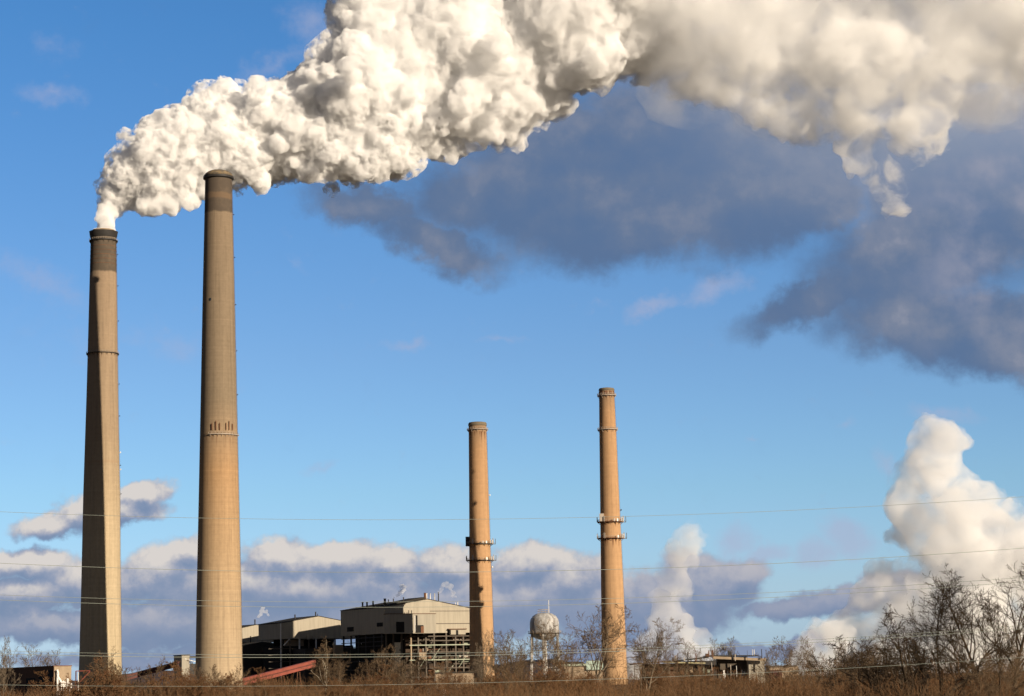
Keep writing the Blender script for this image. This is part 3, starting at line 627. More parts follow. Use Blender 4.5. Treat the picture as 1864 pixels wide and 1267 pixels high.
# ---------------------------------------------------------------- plant buildings
class Site:
    def __init__(s, px, Y, deg):
        p = at(px, 1200, Y); s.o = Vector((p.x, p.y)); a = R_(deg); s.a = a
        s.e = Vector((math.cos(a), math.sin(a))); s.w = Vector((-math.sin(a), math.cos(a)))
    def hit(s, px, py, ax, val):
        d = ray(px, py); q = Vector((CAM.x, CAM.y)) - s.o; n = s.w if ax == 'y' else s.e
        t = (val - q.dot(n)) / Vector((d.x, d.y)).dot(n); p = CAM + d * t; r_ = Vector((p.x, p.y)) - s.o
        return Vector((r_.dot(s.e), r_.dot(s.w), p.z))
    def F(s, px, py, y=0.0): v = s.hit(px, py, 'y', y); return v.x, v.z      # on the front plane
    def S(s, px, py, x=0.0): v = s.hit(px, py, 'x', x); return v.y, v.z      # on the side plane
    def root(s, name): return empty(name, (s.o.x, s.o.y, 0), s.a)
def bx(name, m, par, *a): return MB().box(*a).build(name, m, par)
def vent(root, st, px, y0, y1, wpx=3, yl=8.0, m=None, lean=0):
    x, z1 = st.F(px, y1, yl); _, z0 = st.F(px, y0, yl); r = wpx / 2 * 0.34
    mb = MB(); mb.lathe([(r, z0 - 2.5), (r, z1), (r * 1.25, z1), (r * 1.25, z1 + .3), (r * .7, z1 + .3)], 10, cx=x, cy=yl)
    return mb.build('vent_pipe', m or M['steel_dark'], root)

def boiler_house(label, st, px_side, px_corner, px_peak, px_right, y_corner, y_peak, y_right, y_bot, name='boiler_house'):
    root = st.root(name); tag(root, label, 'industrial building')
    D = st.S(px_side, y_corner)[0]
    x0, zc = st.F(px_corner, y_corner); xp, zp_ = st.F(px_peak, y_peak); xr, zr = st.F(px_right, y_right); _, zb = st.F(px_corner, y_bot)
    MB().prism([(0, zb), (xr, zb), (xr, zr), (xp, zp_), (0, zc)], 0, D).build('wall', M['clad'], root)
    # thin roof deck with a dark edge
    t_ = .45; mb = MB(); mb.prism([(-.25, zc + .02), (xp, zp_ + .02), (xr + .25, zr + .02), (xr + .25, zr + t_), (xp, zp_ + t_), (-.25, zc + t_)], -.2, D + .2); mb.build('roof', M['roof'], root)
    return root, D, xr, zb, zc, zp_, xp
# --- big unit beside the third chimney
st = Site(700, 1342, 30)
b1, D1, xr1, zb1, zc1, zp1_, xp1 = boiler_house('largest plant building, cream gabled block raised on open steel frame, left of third chimney', st, 620, 700, 778, 873, 1105.5, 1091, 1111, 1153)
xa, za = st.F(711, 1099.5, 6); xb_, zb_ = st.F(774, 1086.5, 6)
MB().prism([(xa, za - 1.2), (xb_, zb_ - 1.6), (xb_, zb_), (xa, za)], 6, 30).build('roof_monitor', M['roof'], b1)
# wing in front
xw0, zwt = st.F(709, 1118, -8); xw1, _ = st.F(793, 1121, -8); _, zwb = st.F(750, 1153, -8)
wing = MB().box(xw0, xw1, -8, -0.003, zwb, zwt).build('wing', M['clad2'], b1)
MB().box(xw0 - .2, xw1 + .2, -8.2, -0.01, zwt + .004, zwt + .4).build('coping', M['brick'], wing)
def fpanel(nm, m, p0, p1, y, d=.12, par=None):
    x0_, z1_ = st.F(p0[0], p0[1], y); x1_, z0_ = st.F(p1[0], p1[1], y); return bx(nm, m, par or b1, x0_, x1_, y - d, y - .003, z0_, z1_)
fpanel('window', M['core'], (721, 1132), (736, 1151), -8, .1, wing)
fpanel('window', M['core'], (756.5, 1120), (760, 1138), -8, .1, wing)
fpanel('door', M['core'], (756, 1138), (771, 1152), -8, .1, wing)
fpanel('door_frame', M['rust'], (766, 1140), (771.5, 1152), -8.12, .1, wing)
fpanel('downpipe', M['white'], (754.3, 1121), (755.6, 1150), -8, .2, wing)
fpanel('seam', M['clad2'], (760.5, 1134.6), (792.5, 1135.2), -8, .08, wing)
for (a, b) in (((783, 1111.8), (873, 1112.6)), ((794, 1134.6), (873, 1135.4))): fpanel('seam', M['steel_grey'], a, b, 0, .1)
fpanel('dormer', M['clad'], (817, 1146), (845, 1155), 0, 2.0); fpanel('window', M['core'], (815.5, 1147), (818, 1155), 0, 2.1); fpanel('window', M['core'], (830, 1147), (834, 1155), -2.0, .1)
fpanel('dormer_roof', M['brick'], (814, 1144.6), (846.5, 1146), 0, 2.6)
for (p, q, yy, mm) in ((660, 1109, 1097, 0), (668, 1108, 1097, 0), (679, 1107, 1095, 0)):
    yq, z1_ = st.S(p, yy, 3.0); _, z0_ = st.S(p, q, 3.0); MB().lathe([(.55, z0_ - 2), (.55, z1_), (.7, z1_), (.7, z1_ + .3), (.4, z1_ + .3)], 10, cx=3.0, cy=yq).build('vent_pipe', M['steel_dark'], b1)
for (p, q, yy, w_, mm) in ((700.5, 1103, 1090.5, 4.5, 'steel_grey'), (707, 1102, 1092, 2, 'white'), (716, 1100, 1090.5, 2, 'steel_dark'), (734.5, 1097, 1088, 2, 'steel_dark'), (773.5, 1090, 1080, 4, 'rust'), (776.5, 1091, 1081, 2.5, 'white'),
                           (783, 1091, 1081, 2, 'white'), (791, 1092, 1081, 2, 'white'), (798, 1094, 1078.5, 2, 'steel_dark'), (744, 1117, 1112, 1.5, 'steel_dark'), (749, 1117, 1112, 1.5, 'steel_dark'), (833, 1104, 1097, 2, 'white'), (829, 1103, 1098, 1.5, 'white')):
    vent(b1, st, p, q, yy, w_, 10.0 if p not in (744, 749) else -4.0, M[mm])
# windows on the dark side wall
for (p0, p1, y0_, y1_) in ((632, 644, 1141, 1150), (698 - 12, 697, 1133, 1141)):
    ya, z1_ = st.S(p1, y0_, 0); yb, z0_ = st.S(p0, y1_, 0); bx('window', M['core'], b1, -.12, -.003, ya, yb, z0_, z1_)
# open steel frame and boiler plant under the raised block
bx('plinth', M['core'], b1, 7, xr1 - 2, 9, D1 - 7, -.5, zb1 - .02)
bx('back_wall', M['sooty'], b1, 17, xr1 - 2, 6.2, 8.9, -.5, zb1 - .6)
for px_ in (703, 716, 731, 748, 761, 775, 790, 812, 829, 843, 858, 871):
    x, _ = st.F(px_, 1170, .6); bx('column', M['tan'] if px_ in (748,) else M['steel_grey'], b1, x - .45, x + .45, .2, 1.1, -.5, zb1 - .01)
for k in range(6):
    y = 4 + k * (D1 - 5) / 5.2; bx('column', M['steel_dark'], b1, .2, 1.1, y, y + .9, -.5, zb1 - .01)
lv = [st.F(800, y_, 0)[1] for y_ in (1158, 1166, 1174, 1187, 1201, 1216, 1232)]
for i, z in enumerate(lv):
    x0_, _ = st.F(745, 1170, 0); 
    bx('beam', M['pale'] if i in (2, 4) else M['steel_grey'], b1, x0_ if i % 2 == 0 else x0_ + 14, xr1 - (.5 if i % 3 else 8), -.25, .18, z - .3, z + .3)
    bx('walkway', M['steel_grey'], b1, x0_ + .5, xr1 - 1, 1.2, 5.5, z - .12, z + .06)
    bx('beam', M['steel_dark'], b1, -.25, .18, 1, D1 - 1, z - .25, z + .25)
rg = random.Random(4)
for k in range(58):
    x = st.F(748 + rg.random() * 115, 1170)[0]; z = rg.choice(lv[:-1]) - rg.random() * 3.2; r_ = rg.choice((.18, .25, .4, .5, .8, 1.1)); L_ = rg.uniform(2, 10)
    mb = MB(); 
    if k % 3: mb.tube([(x, 2 + rg.random() * 3, z), (x + L_, 2 + rg.random() * 3, z)], r_, 8)
    else: mb.lathe([(r_ * .3, z - 2.6), (r_ * 1.4, z - 2.2), (r_ * 1.4, z - .4), (r_ * .3, z)], 10, cx=x, cy=2.8)
    mb.build('pipe' if k % 3 else 'vessel', M[rg.choice(('steel_grey', 'pale', 'rust', 'rail', 'tan', 'steel_dark'))], b1)
for k in range(9):
    x = st.F(750 + k * 12, 1170)[0]; z0_, z1_ = lv[rg.randrange(3, 7)], lv[rg.randrange(0, 3)]
    MB().beam((x, .0, z0_), (x + 5.5, .0, z0_ + min(7, z1_ - z0_)), .28).build('brace', M['pale'] if k % 2 else M['steel_grey'], b1)
xq, zq = st.F(760, 1188, -1.5); xq2, zq2 = st.F(774, 1201, -1.5); bx('cabin', M['tan'], b1, xq, xq2, -3.5, -.3, zq2, zq); 
for (px_, py_) in ((658, 1172), (634, 1167), (655, 1204), (735, 1164), (705, 1195), (695, 1194)):
    x, z = st.F(px_, py_, -1.0) if px_ > 700 else (None, None)
    if x is None: y, z = st.S(px_, py_, -.5); MB().lathe([(.1, z - .3), (.42, z), (.1, z + .35)], 8, cx=-.6, cy=y).build('floodlight', M['white'], b1)
    else: MB().lathe([(.1, z - .3), (.4, z), (.1, z + .35)], 8, cx=x, cy=-.6).build('floodlight', M['white'], b1)
# --- second unit
st2 = Site(513, 1420, 33); st_keep = st; st = st2
b2, D2, xr2, zb2, zc2, zp2_, xp2 = boiler_house('lower gabled plant building between the broadest chimney and the largest plant building', st2, 470.5, 513, 580, 650, 1134.5, 1122, 1136, 1163)
for (p, q, yy, w_) in ((537, 1131, 1119.5, 2.5), (574.5, 1124, 1114.5, 2.5), (578, 1124, 1118, 1.2)): vent(b2, st2, p, q, yy, w_, 12)
x0_, z1_ = st2.F(546, 1126, 10); x1_, z0_ = st2.F(579, 1120.5, 10)
MB().prism([(x0_, z1_ - 2), (x1_, z0_ - 2), (x1_, z0_), (x0_, z1_)], 10, 26).build('roof_monitor', M['roof'], b2)
bx('downpipe', M['white'], b2, -.5, -.003, .4, 1.2, 8, zc2)
for (p0, p1) in ((558, 562.5), (568, 570)): fpanel('vent_hood', M['clad2'], (p0, 1157), (p1, 1164), 0, 1.0, b2)
for px_ in (513, 528, 545, 562, 575, 592, 610):
    x, _ = st2.F(px_, 1170, .6); bx('column', M['white'] if px_ in (545, 575) else M['steel_grey'], b2, x - .4, x + .4, .2, 1.0, -.5, zb2 - .01)
x0_, z1_ = st2.F(516, 1175, 0); x1_, z0_ = st2.F(527, 1163, 0); MB().beam((x0_, -.1, z1_), (x1_, -.1, z0_), .5).build('brace', M['white'], b2)
xq, zq = st2.F(528, 1164.5, 5); xq2, zq2 = st2.F(553, 1177, 5); bx('machine_room', M['tan'], b2, xq, xq2, 5, 14, zq2, zq - .1)
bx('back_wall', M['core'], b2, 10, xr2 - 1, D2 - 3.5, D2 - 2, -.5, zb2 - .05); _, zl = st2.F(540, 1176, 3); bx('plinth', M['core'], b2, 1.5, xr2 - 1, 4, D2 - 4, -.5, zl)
_, zl2 = st2.F(560, 1181, -8); bx('annex', M['steel_dark'], b2, 8, xr2 + 6, -18, -.1, -.5, zl2)
fpanel('tank', M['tan'], (606, 1174), (621, 1196), -18, 3.0, b2)
for k in range(5):
    z = zl - 2 - k * 4.2; bx('walkway', M['steel_grey'], b2, -14, 6, -9, -8.6, z, z + .35)
# --- third unit, only a sliver shows
st3 = Site(428, 1480, 33); st = st3
b3, D3, xr3, zb3, zc3, zp3_, xp3 = boiler_house('sliver of a cream plant building just right of the broadest chimney', st3, 400, 428, 467, 500, 1146, 1137.5, 1144, 1170)
vent(b3, st3, 464, 1138, 1128.5, 2.5, 8); vent(b3, st3, 456, 1166, 1159, 2.2, -6)
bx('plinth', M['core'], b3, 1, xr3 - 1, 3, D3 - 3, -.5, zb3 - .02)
x0_, zt_ = st3.F(441, 1171, -10); x1_, _ = st3.F(500, 1171, -10); MB().prism([(x0_ - 12, zt_ - 2.5), (x0_ + 8, zt_ + .6), (x1_, zt_ - 1.0), (x1_, zt_ - 22), (x0_ - 12, zt_ - 22)], -24, -2).build('annex', M['steel_dark'], b3)
# --- small steam puffs from roof vents
def puff(label, pts, Y, dens=0.35):
    root = empty('steam_puff', at(pts[0][0], pts[0][1], Y)); tag(root, label, 'steam', 'steam puffs above the roof vents')
    C = []; Q = []
    rg_ = np.random.default_rng(int(pts[0][0]))
    for (x, y, q) in pts:
        for k in range(4):
            p = at(x + rg_.normal(0, q * .5), y + rg_.normal(0, q * .5), Y); C.append((p.x, p.y + rg_.normal(0, .5), p.z)); Q.append(max(.5, q * .34 * rg_.uniform(.6, 1)))
    o = voxel_puffs('vapour', C, Q, 0.3, [('C', 2.5, 1.4)], dense_volume('puff_steam', dens), None, 0.3)
    o.parent = root; o.matrix_parent_inverse = Matrix.Translation(root.location).inverted()
puff('small hooked wisp of steam over the sliver building, right of the broadest chimney', [(465, 1127, 2), (469, 1123, 3), (473, 1118, 3.5), (476, 1112, 4), (478, 1108, 4), (483, 1113, 3.5), (488, 1120, 3)], 1470, .22)
puff('faint steam wisp rising from the left roof vents of the largest plant building', [(717, 1088, 2), (722, 1084, 2.6), (728, 1081, 3), (732, 1077, 4), (735, 1070, 4), (737, 1068, 3)], 1350, .22)
puff('brightest small steam puff above the gable peak of the largest plant building', [(799, 1078, 2.5), (803, 1073, 4), (808, 1067, 5), (813, 1062, 5), (818, 1068, 5), (822, 1078, 4), (825, 1085, 3.5)], 1360, .14)

# ---------------------------------------------------------------- boxes placed by their front face
def span(px0, px1, py0, py1, Y):
    a = at(px0, py0, Y); b = at(px1, py1, Y); return a.x, b.x, b.z, a.z
def fbox(nm, m, par, px0, px1, py0, py1, Y, depth, base=False):
    x0_, x1_, z0_, z1_ = span(px0, px1, py0, py1, Y); c = par.location if par else Vector()
    return MB().box(x0_ - c.x, x1_ - c.x, Y - c.y, Y + depth - c.y, -.5 if base else z0_, z1_).build(nm, m, par)
# conveyor galleries
def gallery(label, p0, p1, Y0, Y1, hpx, m_hi, m_lo, cat='conveyor'):
    a = at(p0[0], p0[1], Y0); b = at(p1[0], p1[1], Y1); h_ = hpx * Y0 / F
    root = empty('conveyor_gallery', (a.x, a.y, 0)); tag(root, label, cat, 'inclined coal conveyor galleries')
    o = Vector((a.x, a.y, 0)); A = a - o; B = b - o
    MB().beam(A, B, 2.6, h_ * .46).build('upper_tube', m_hi, root)
    dn = Vector((0, 0, -h_ * .62)); MB().beam(A + dn, B + dn, 2.4, h_ * .42).build('lower_tube', m_hi, root)
    dm = Vector((0, 0, -h_ * .32)); MB().beam(A + dm, B + dm, 2.0, h_ * .18).build('belt_slot', m_lo, root)
    for k in range(1, 5):
        q = A.lerp(B, k / 5) + Vector((0, 0, -h_)); 
        for s_ in (-1, 1): MB().beam((q.x + s_ * 1.6, q.y, 0), (q.x + s_ * .6, q.y, q.z), .35).build('leg', M['rust'], root)
    return root
gallery('bright red inclined conveyor gallery rising right from the foot of the broadest chimney', (425, 1242), (572, 1204), 1235, 1290, 12, M['red'], M['redd'])
gallery('dark red conveyor gallery rising between the two tall chimneys to a small transfer tower', (205, 1237), (324, 1206), 1225, 1250, 9, M['redd'], M['steel_dark'])
tt = Site(331, 1255, 30); trt = tt.root('transfer_tower'); tag(trt, 'small dark transfer tower with a lit front, left of the broadest chimney', 'industrial building')
D_ = tt.S(316.5, 1195)[0]; xw, zt_ = tt.F(345, 1193); bx('wall', M['clad2'], trt, 0, xw, 0, D_, -.5, zt_); bx('roof', M['roof'], trt, -.3, xw + .3, -.3, D_ + .3, zt_ + .003, zt_ + .4)
xw2, zt2_ = tt.F(362, 1208, 3); bx('annex', M['steel_dark'], trt, xw + .003, xw2, 3, D_, -.5, zt2_); MB().beam((xw - 3, -.3, zt_ - 2), (xw + 5, -.3, zt_ - 4), .3).build('pipe', M['white'], trt)
bx('beam', M['steel_dark'], trt, xw + .01, xw2, 3, 4, zt_ - 1.5, zt_ - .3)
# --- low building at the left edge
st = Site(98, 720, 30); lb = st.root('coal_shed'); tag(lb, 'low dark brown industrial building with a tan end wall at the left edge', 'industrial building')
D_ = st.S(-45, 1211)[0]; xw, zt_ = st.F(130, 1212.5)
bx('wall', M['brick'], lb, 0, xw, 0, D_, -.5, zt_); bx('roof', M['rust'], lb, -.2, xw + .2, -.2, D_ + .2, zt_ + .003, zt_ + .25)
fpanel('end_panel', M['tan'], (98.6, 1213), (129.4, 1240), 0, .1, lb)
for (y0_, y1_, za_, zb_) in ((.5, 6, .45, .9), (9, 16, .5, .86), (20, 30, .3, .7)): bx('window', M['core'], lb, -.1, -.003, y0_, y1_, zt_ * za_, zt_ * zb_)
mb = MB(); zig = [(104, 1219), (106, 1226), (105, 1231), (109, 1237), (112, 1243), (116, 1240), (121, 1246), (127, 1244)]
pts = [Vector((st.F(a, b, -1.2)[0], -1.2, st.F(a, b, -1.2)[1])) for a, b in zig]
for i in range(len(pts) - 1): mb.beam(pts[i], pts[i + 1], .55)
for i in range(0, len(pts)): mb.beam(pts[i], (pts[i].x, -1.2, 0), .18)
mb.build('stair', M['white'], lb)
for (a, b, c, d) in ((121, 123.6, 1235, 1250), (127.5, 130, 1244, 1252), (110, 119, 1241, 1250)): fpanel('vent_pipe', M['white'], (a, c), (b, d), -2.2, .6, lb)
gf = empty('gantry_frame', at(150, 1240, 760).to_2d().to_3d()); tag(gf, 'small rusty red gantry frame at the foot of the leftmost chimney', 'gantry')
a0, a1, z0_, z1_ = span(138, 164, 1250, 1221, 760); ox, oy = gf.location.x, 760 - gf.location.y
z0_, z1_ = min(z0_, z1_), max(z0_, z1_)
MB().beam((a0 - ox, oy, 0), (a0 - ox, oy, z1_), .35).build('post', M['redd'], gf); MB().beam((a0 - ox + .9, oy, 0), (a0 - ox + .9, oy, z1_ - .5), .22).build('post', M['white'], gf)
MB().beam((a0 - ox, oy, z1_), (a1 - ox, oy, z1_), .3).build('beam', M['red'], gf); MB().beam((a1 - ox, oy, z1_ - .2), (a0 - ox + 1, oy, z1_ - 4.2), .3).build('brace', M['red'], gf)
# --- low block in front of the third chimney, two little tanks
blk = empty('pump_house', at(820, 1240, 1180).to_2d().to_3d()); tag(blk, 'low tan block building at the foot of the largest plant building', 'building')
fbox('wall', M['tan'], blk, 793, 862, 1225, 1262, 1180, 14, True); fbox('roof', M['roof'], blk, 792, 863, 1223.8, 1224.9, 1179.7, 14.6); fbox('door', M['core'], blk, 812, 818, 1240, 1256, 1179.8, .19)
for i, px_ in enumerate((809, 816.5)):
    a = at(px_, 1254, 640); r_ = .55
    tk = MB().lathe([(r_, 0), (r_, a.z - .3), (r_ * .7, a.z), (r_ * .2, a.z + .1)], 20).build('storage_tank', M['white'], None, (a.x, a.y, 0)); tag(tk, ('left' if i == 0 else 'right') + ' one of two little white tanks standing in the brush below the largest building', 'tank', 'little white tanks')
# --- water tower
wt_ = at(992.5, 1200, 1100); wtw = empty('water_tower', (wt_.x, wt_.y, 0)); tag(wtw, 'weathered silver water tower on thin legs between the two shorter chimneys', 'water tower')
zf = lambda y: at(992, y, 1100).z; k_ = 1100 / F
Rt_ = 26.4 * k_
def tank_fn(t, pos):
    x, y, z = t.sep(pos); n = t.noise(t.comb(t.m('MULTIPLY', x, .7), t.m('MULTIPLY', y, .7), t.m('MULTIPLY', z, .12)), 1.0, 6, .65)
    c = t.mix(t.ss(n, .4, .62), (0.48, 0.47, 0.45), (0.26, 0.25, 0.24)); n2 = t.noise(pos, .8, 6, .7)
    return t.mix(t.ss(n2, .55, .68, 0, .7), c, (0.16, 0.08, 0.04))
TM = mat('streaked_tank_paint', (.4, .4, .4), color_fn=tank_fn, rough=.5)
zc_, zb_ = zf(1133), zf(1152)
pr = [(Rt_ * 0.18, zf(1165)), (Rt_ * .45, zf(1163.6)), (Rt_ * .72, zf(1160.5)), (Rt_ * .9, zf(1156.5)), (Rt_, zb_), (Rt_, zc_), (Rt_ * .95, zf(1127.5)), (Rt_ * .8, zf(1121.5)), (Rt_ * .55, zf(1117.3)), (Rt_ * .25, zf(1115.4)), (0.05, zf(1115))]
MB().lathe(pr, 64).build('tank', TM, wtw)
MB().lathe([(Rt_ + .01, zb_ - .5), (Rt_ + 1.0, zb_ - .4), (Rt_ + 1.0, zb_ - .1), (Rt_ + .01, zb_)], 48, close=False).build('balcony', M['steel_grey'], wtw)
mb = MB()
for hh in (.5, 1.0): mb.tube([((Rt_ + .95) * math.cos(a), (Rt_ + .95) * math.sin(a), zb_ + hh) for a in np.linspace(0, 2 * math.pi, 49)], .06, 4, cap=False)
for a in np.linspace(0, 2 * math.pi, 24, endpoint=False): mb.beam(((Rt_ + .95) * math.cos(a), (Rt_ + .95) * math.sin(a), zb_ - .1), ((Rt_ + .95) * math.cos(a), (Rt_ + .95) * math.sin(a), zb_ + 1.0), .08)
mb.build('railing', M['rail'], wtw)
for a in (205, 262, 325, 25, 85, 145):
    ca, sa = math.cos(R_(a)), math.sin(R_(a)); MB().tube([((Rt_ + 1.2) * ca, (Rt_ + 1.2) * sa, 0), ((Rt_ - .1) * ca, (Rt_ - .1) * sa, zb_)], .42, 10).build('leg', M['tank'], wtw)
for zz in (zb_ * .36, zb_ * .68):
    for i in range(6):
        angs = (205, 262, 325, 25, 85, 145); A_ = R_(angs[i]); B_ = R_(angs[(i + 1) % 6]); rr = Rt_ + .6
        MB().beam((rr * math.cos(A_), rr * math.sin(A_), zz), (rr * math.cos(B_), rr * math.sin(B_), zz), .22).build('strut', M['tank'], wtw)
MB().lathe([(.95, -.5), (.95, zf(1166)), (1.4, zf(1163.5))], 24).build('riser_pipe', M['white'], wtw)
mb = MB(); 
for hh in (.7, 1.6): mb.tube([(2.9 * math.cos(a) - .3, 2.9 * math.sin(a), zf(1115.5) + hh) for a in np.linspace(0, 2 * math.pi, 25)], .09, 4, cap=False)
for a in np.linspace(0, 2 * math.pi, 10, endpoint=False): mb.beam((2.9 * math.cos(a) - .3, 2.9 * math.sin(a), zf(1117)), (2.9 * math.cos(a) - .3, 2.9 * math.sin(a), zf(1115.5) + 1.7), .12)
mb.build('roof_railing', M['rail'], wtw)
MB().tube([(2.4, -1, zf(1116.5)), (2.4, -1, zf(1092.5))], .17, 6).build('mast', M['white'], wtw)
# --- sheds right of the tower
sh = empty('warehouse', at(1060, 1240, 980).to_2d().to_3d()); tag(sh, 'low tan warehouse with pale green roof panels left of the rightmost chimney', 'warehouse')
fbox('wall', M['tan'], sh, 1027, 1098, 1212, 1262, 980, 22, True); fbox('roof', M['pale'], sh, 1022, 1067, 1209, 1211.8, 979, 24); fbox('roof', M['roof'], sh, 1012, 1062, 1205.5, 1208.8, 981, 20)
fbox('wall_panel', mat('pale_green_panel', (.42, .52, .44), scale=.15, var=.2), sh, 1067, 1098, 1203, 1219, 979, 1.0); fbox('sill', M['brick'], sh, 1040, 1097, 1242, 1243.5, 979.5, .4)
for a, b, c, d in ((1006, 1013, 1213, 1214.6), (1014, 1019, 1218.5, 1220), (1008, 1012, 1219, 1220.3), (1073, 1082, 1233, 1236)): fbox('window', M['white'], sh, a, b, c, d, 978.6, .3)
# --- open-sided pipe-rack hall right of the rightmost chimney
ph_ = empty('processing_hall', at(1275, 1240, 1010).to_2d().to_3d()); tag(ph_, 'long low hall with slanting dark roof and many roof posts, right of the rightmost chimney', 'industrial building')
def slab(nm, m, pa, pb, tpx, Y, depth):
    a = at(pa[0], pa[1], Y); b = at(pb[0], pb[1], Y); c = ph_.location; t_ = tpx * Y / F
    V = [(p.x - c.x, y - c.y, p.z + dz) for y in (Y, Y + depth) for p, dz in ((a, -t_), (b, -t_), (b, 0), (a, 0))]
    return MB().add(V, [(0, 1, 2, 3), (7, 6, 5, 4), (0, 4, 5, 1), (1, 5, 6, 2), (2, 6, 7, 3), (3, 7, 4, 0)]).build(nm, m, ph_)
slab('roof', M['brick'], (1152, 1207.5), (1232, 1201.5), 2, 1010, 30); slab('roof', M['roof'], (1233, 1202), (1290, 1195), 2.4, 1009, 30)
slab('roof', M['roof'], (1288, 1193), (1381, 1192.5), 1.6, 1014, 26); slab('fascia', M['tan'], (1298, 1194.6), (1395, 1198.5), 4.6, 1008, 1.5)
slab('gutter', mat('faded_yellow_paint', (.38, .34, .20)), (1207, 1204.4), (1284, 1206), 2.2, 1007.5, .8)
fbox('wall', M['brick'], ph_, 1172, 1236, 1209, 1262, 1016, 20, True); fbox('wall', M['steel_dark'], ph_, 1236.3, 1306, 1204, 1262, 1018, 20, True)
fbox('wall', M['steel_grey'], ph_, 1306.3, 1362, 1196.5, 1262, 1022, 8, True); fbox('wall', M['clad2'], ph_, 1362.4, 1394, 1200, 1262, 1012, 16, True)
for (x_, y0_, y1_, w_, mm) in ((1155, 1235, 1206, 2, 'steel_grey'), (1234, 1235, 1189, 2, 'rust'), (1252.5, 1238, 1187, 3, 'steel_dark'), (1267, 1205, 1189, 2, 'rust'), (1290.5, 1196, 1184, 2, 'rust'), (1297, 1196, 1183.5, 4, 'brick'), (1246, 1203, 1197, 2, 'rail'), (1230, 1203, 1193, 3.5, 'rail'),
                               (1338.5, 1203, 1191, 2, 'rail'), (1361.5, 1240, 1184, 2.4, 'steel_grey'), (1370, 1193, 1182, 1.2, 'white'), (1373, 1193, 1182, 1.4, 'white'), (1386.7, 1199, 1181.5, 1.8, 'steel_dark'), (1395, 1215, 1200, 1.4, 'steel_dark'), (1296, 1232, 1206, 2, 'rail'), (1330.5, 1234, 1210, 2, 'rail'), (1341, 1232, 1212, 1.6, 'white'), (1318, 1235, 1220, 3, 'white')):
    fbox('post', M[mm], ph_, x_ - w_ / 2, x_ + w_ / 2, y1_, y0_, 1006.5, .7)
fbox('roof_unit', M['steel_dark'], ph_, 1326, 1331, 1186, 1192.3, 1016, 3); fbox('roof_unit', M['brick'], ph_, 1284.5, 1290, 1190, 1195, 1012, 3)
for k in range(10):
    x_ = 1312 + k * 5.1 + rg.random() * 2; fbox('window', M['white'] if k % 3 else M['rust'], ph_, x_, x_ + rg.uniform(1.5, 4), 1219 + rg.random() * 4, 1228 + rg.random() * 6, 1021.6, .38)
for k in range(8):
    x_ = 1240 + k * 8; fbox('machine', M[rg.choice(('pale', 'rust', 'tan', 'steel_grey'))], ph_, x_, x_ + rg.uniform(2, 6), 1214 + rg.random() * 5, 1224 + rg.random() * 4, 1014, 2)
bb = empty('brick_shed', at(1425, 1240, 940).to_2d().to_3d()); tag(bb, 'small orange-brown shed with dark red box front at the right end of the open-sided hall', 'shed')
fbox('wall', M['tan'], bb, 1400, 1455, 1213.5, 1262, 948, 14, True); fbox('roof', M['steel_grey'], bb, 1398, 1450, 1211.8, 1213.3, 947.5, 15); fbox('porch', mat('dark_red_brick', (.085, .03, .025), var=.2), bb, 1400.5, 1424.6, 1220, 1262, 942, 5.9, True)
fbox('vent_pipe', M['steel_dark'], bb, 1411, 1413.5, 1206.5, 1211.7, 950, 1); fbox('post', M['steel_dark'], bb, 1402, 1403.6, 1201, 1240, 941, .6)

# ---------------------------------------------------------------- overhead wires
WIRES = [([(0, 932), (120, 936), (460, 944), (820, 945.6), (1160, 940), (1864, 904)], .020, 'topmost overhead wire, crossing all four chimneys above the cloud bank'),
         ([(0, 1025), (120, 1030.8), (460, 1039.8), (820, 1041), (1160, 1035.8), (1864, 997.6)], .026, 'second overhead wire from the top, crossing the cloud bank'),
         ([(0, 1083), (150, 1088.4), (360, 1092.8), (880, 1094), (1300, 1083.5), (1460, 1076), (1864, 1051)], .021, 'upper wire of the close pair level with the plant roofs'),
         ([(0, 1092), (150, 1098), (360, 1102.5), (880, 1103.8), (1300, 1093), (1460, 1084), (1864, 1059)], .024, 'lower wire of the close pair level with the plant roofs'),
         ([(0, 1183), (150, 1190), (450, 1192.5), (880, 1188), (1460, 1164), (1864, 1140)], .020, 'upper wire of the low pair crossing the dark building fronts'),
         ([(0, 1189), (150, 1195.3), (450, 1197), (880, 1193), (1460, 1169), (1864, 1145)], .028, 'lower, brighter wire of the low pair crossing the dark building fronts'),
         ([(0, 1247), (200, 1249), (460, 1248), (880, 1243), (1300, 1229), (1864, 1196)], .018, 'lowest overhead wire, just above the brush')]
WM = mat('weathered_aluminium_cable', (0.30, 0.33, 0.29), rough=.6, metal=.0)
for pts, r_, lb_ in WIRES:
    Yw = 142.0; P3 = np.array([tuple(at(x, y, Yw)) for x, y in pts]); co = np.polyfit(P3[:, 0], P3[:, 2], 2)
    xs_ = np.linspace(P3[0, 0] - 25, P3[-1, 0] + 25, 60)
    o = MB().tube([(x, Yw, float(np.polyval(co, x))) for x in xs_], r_ * .62, 6).build('overhead_wire', WM); tag(o, lb_, 'cable', 'overhead wires strung across the view')

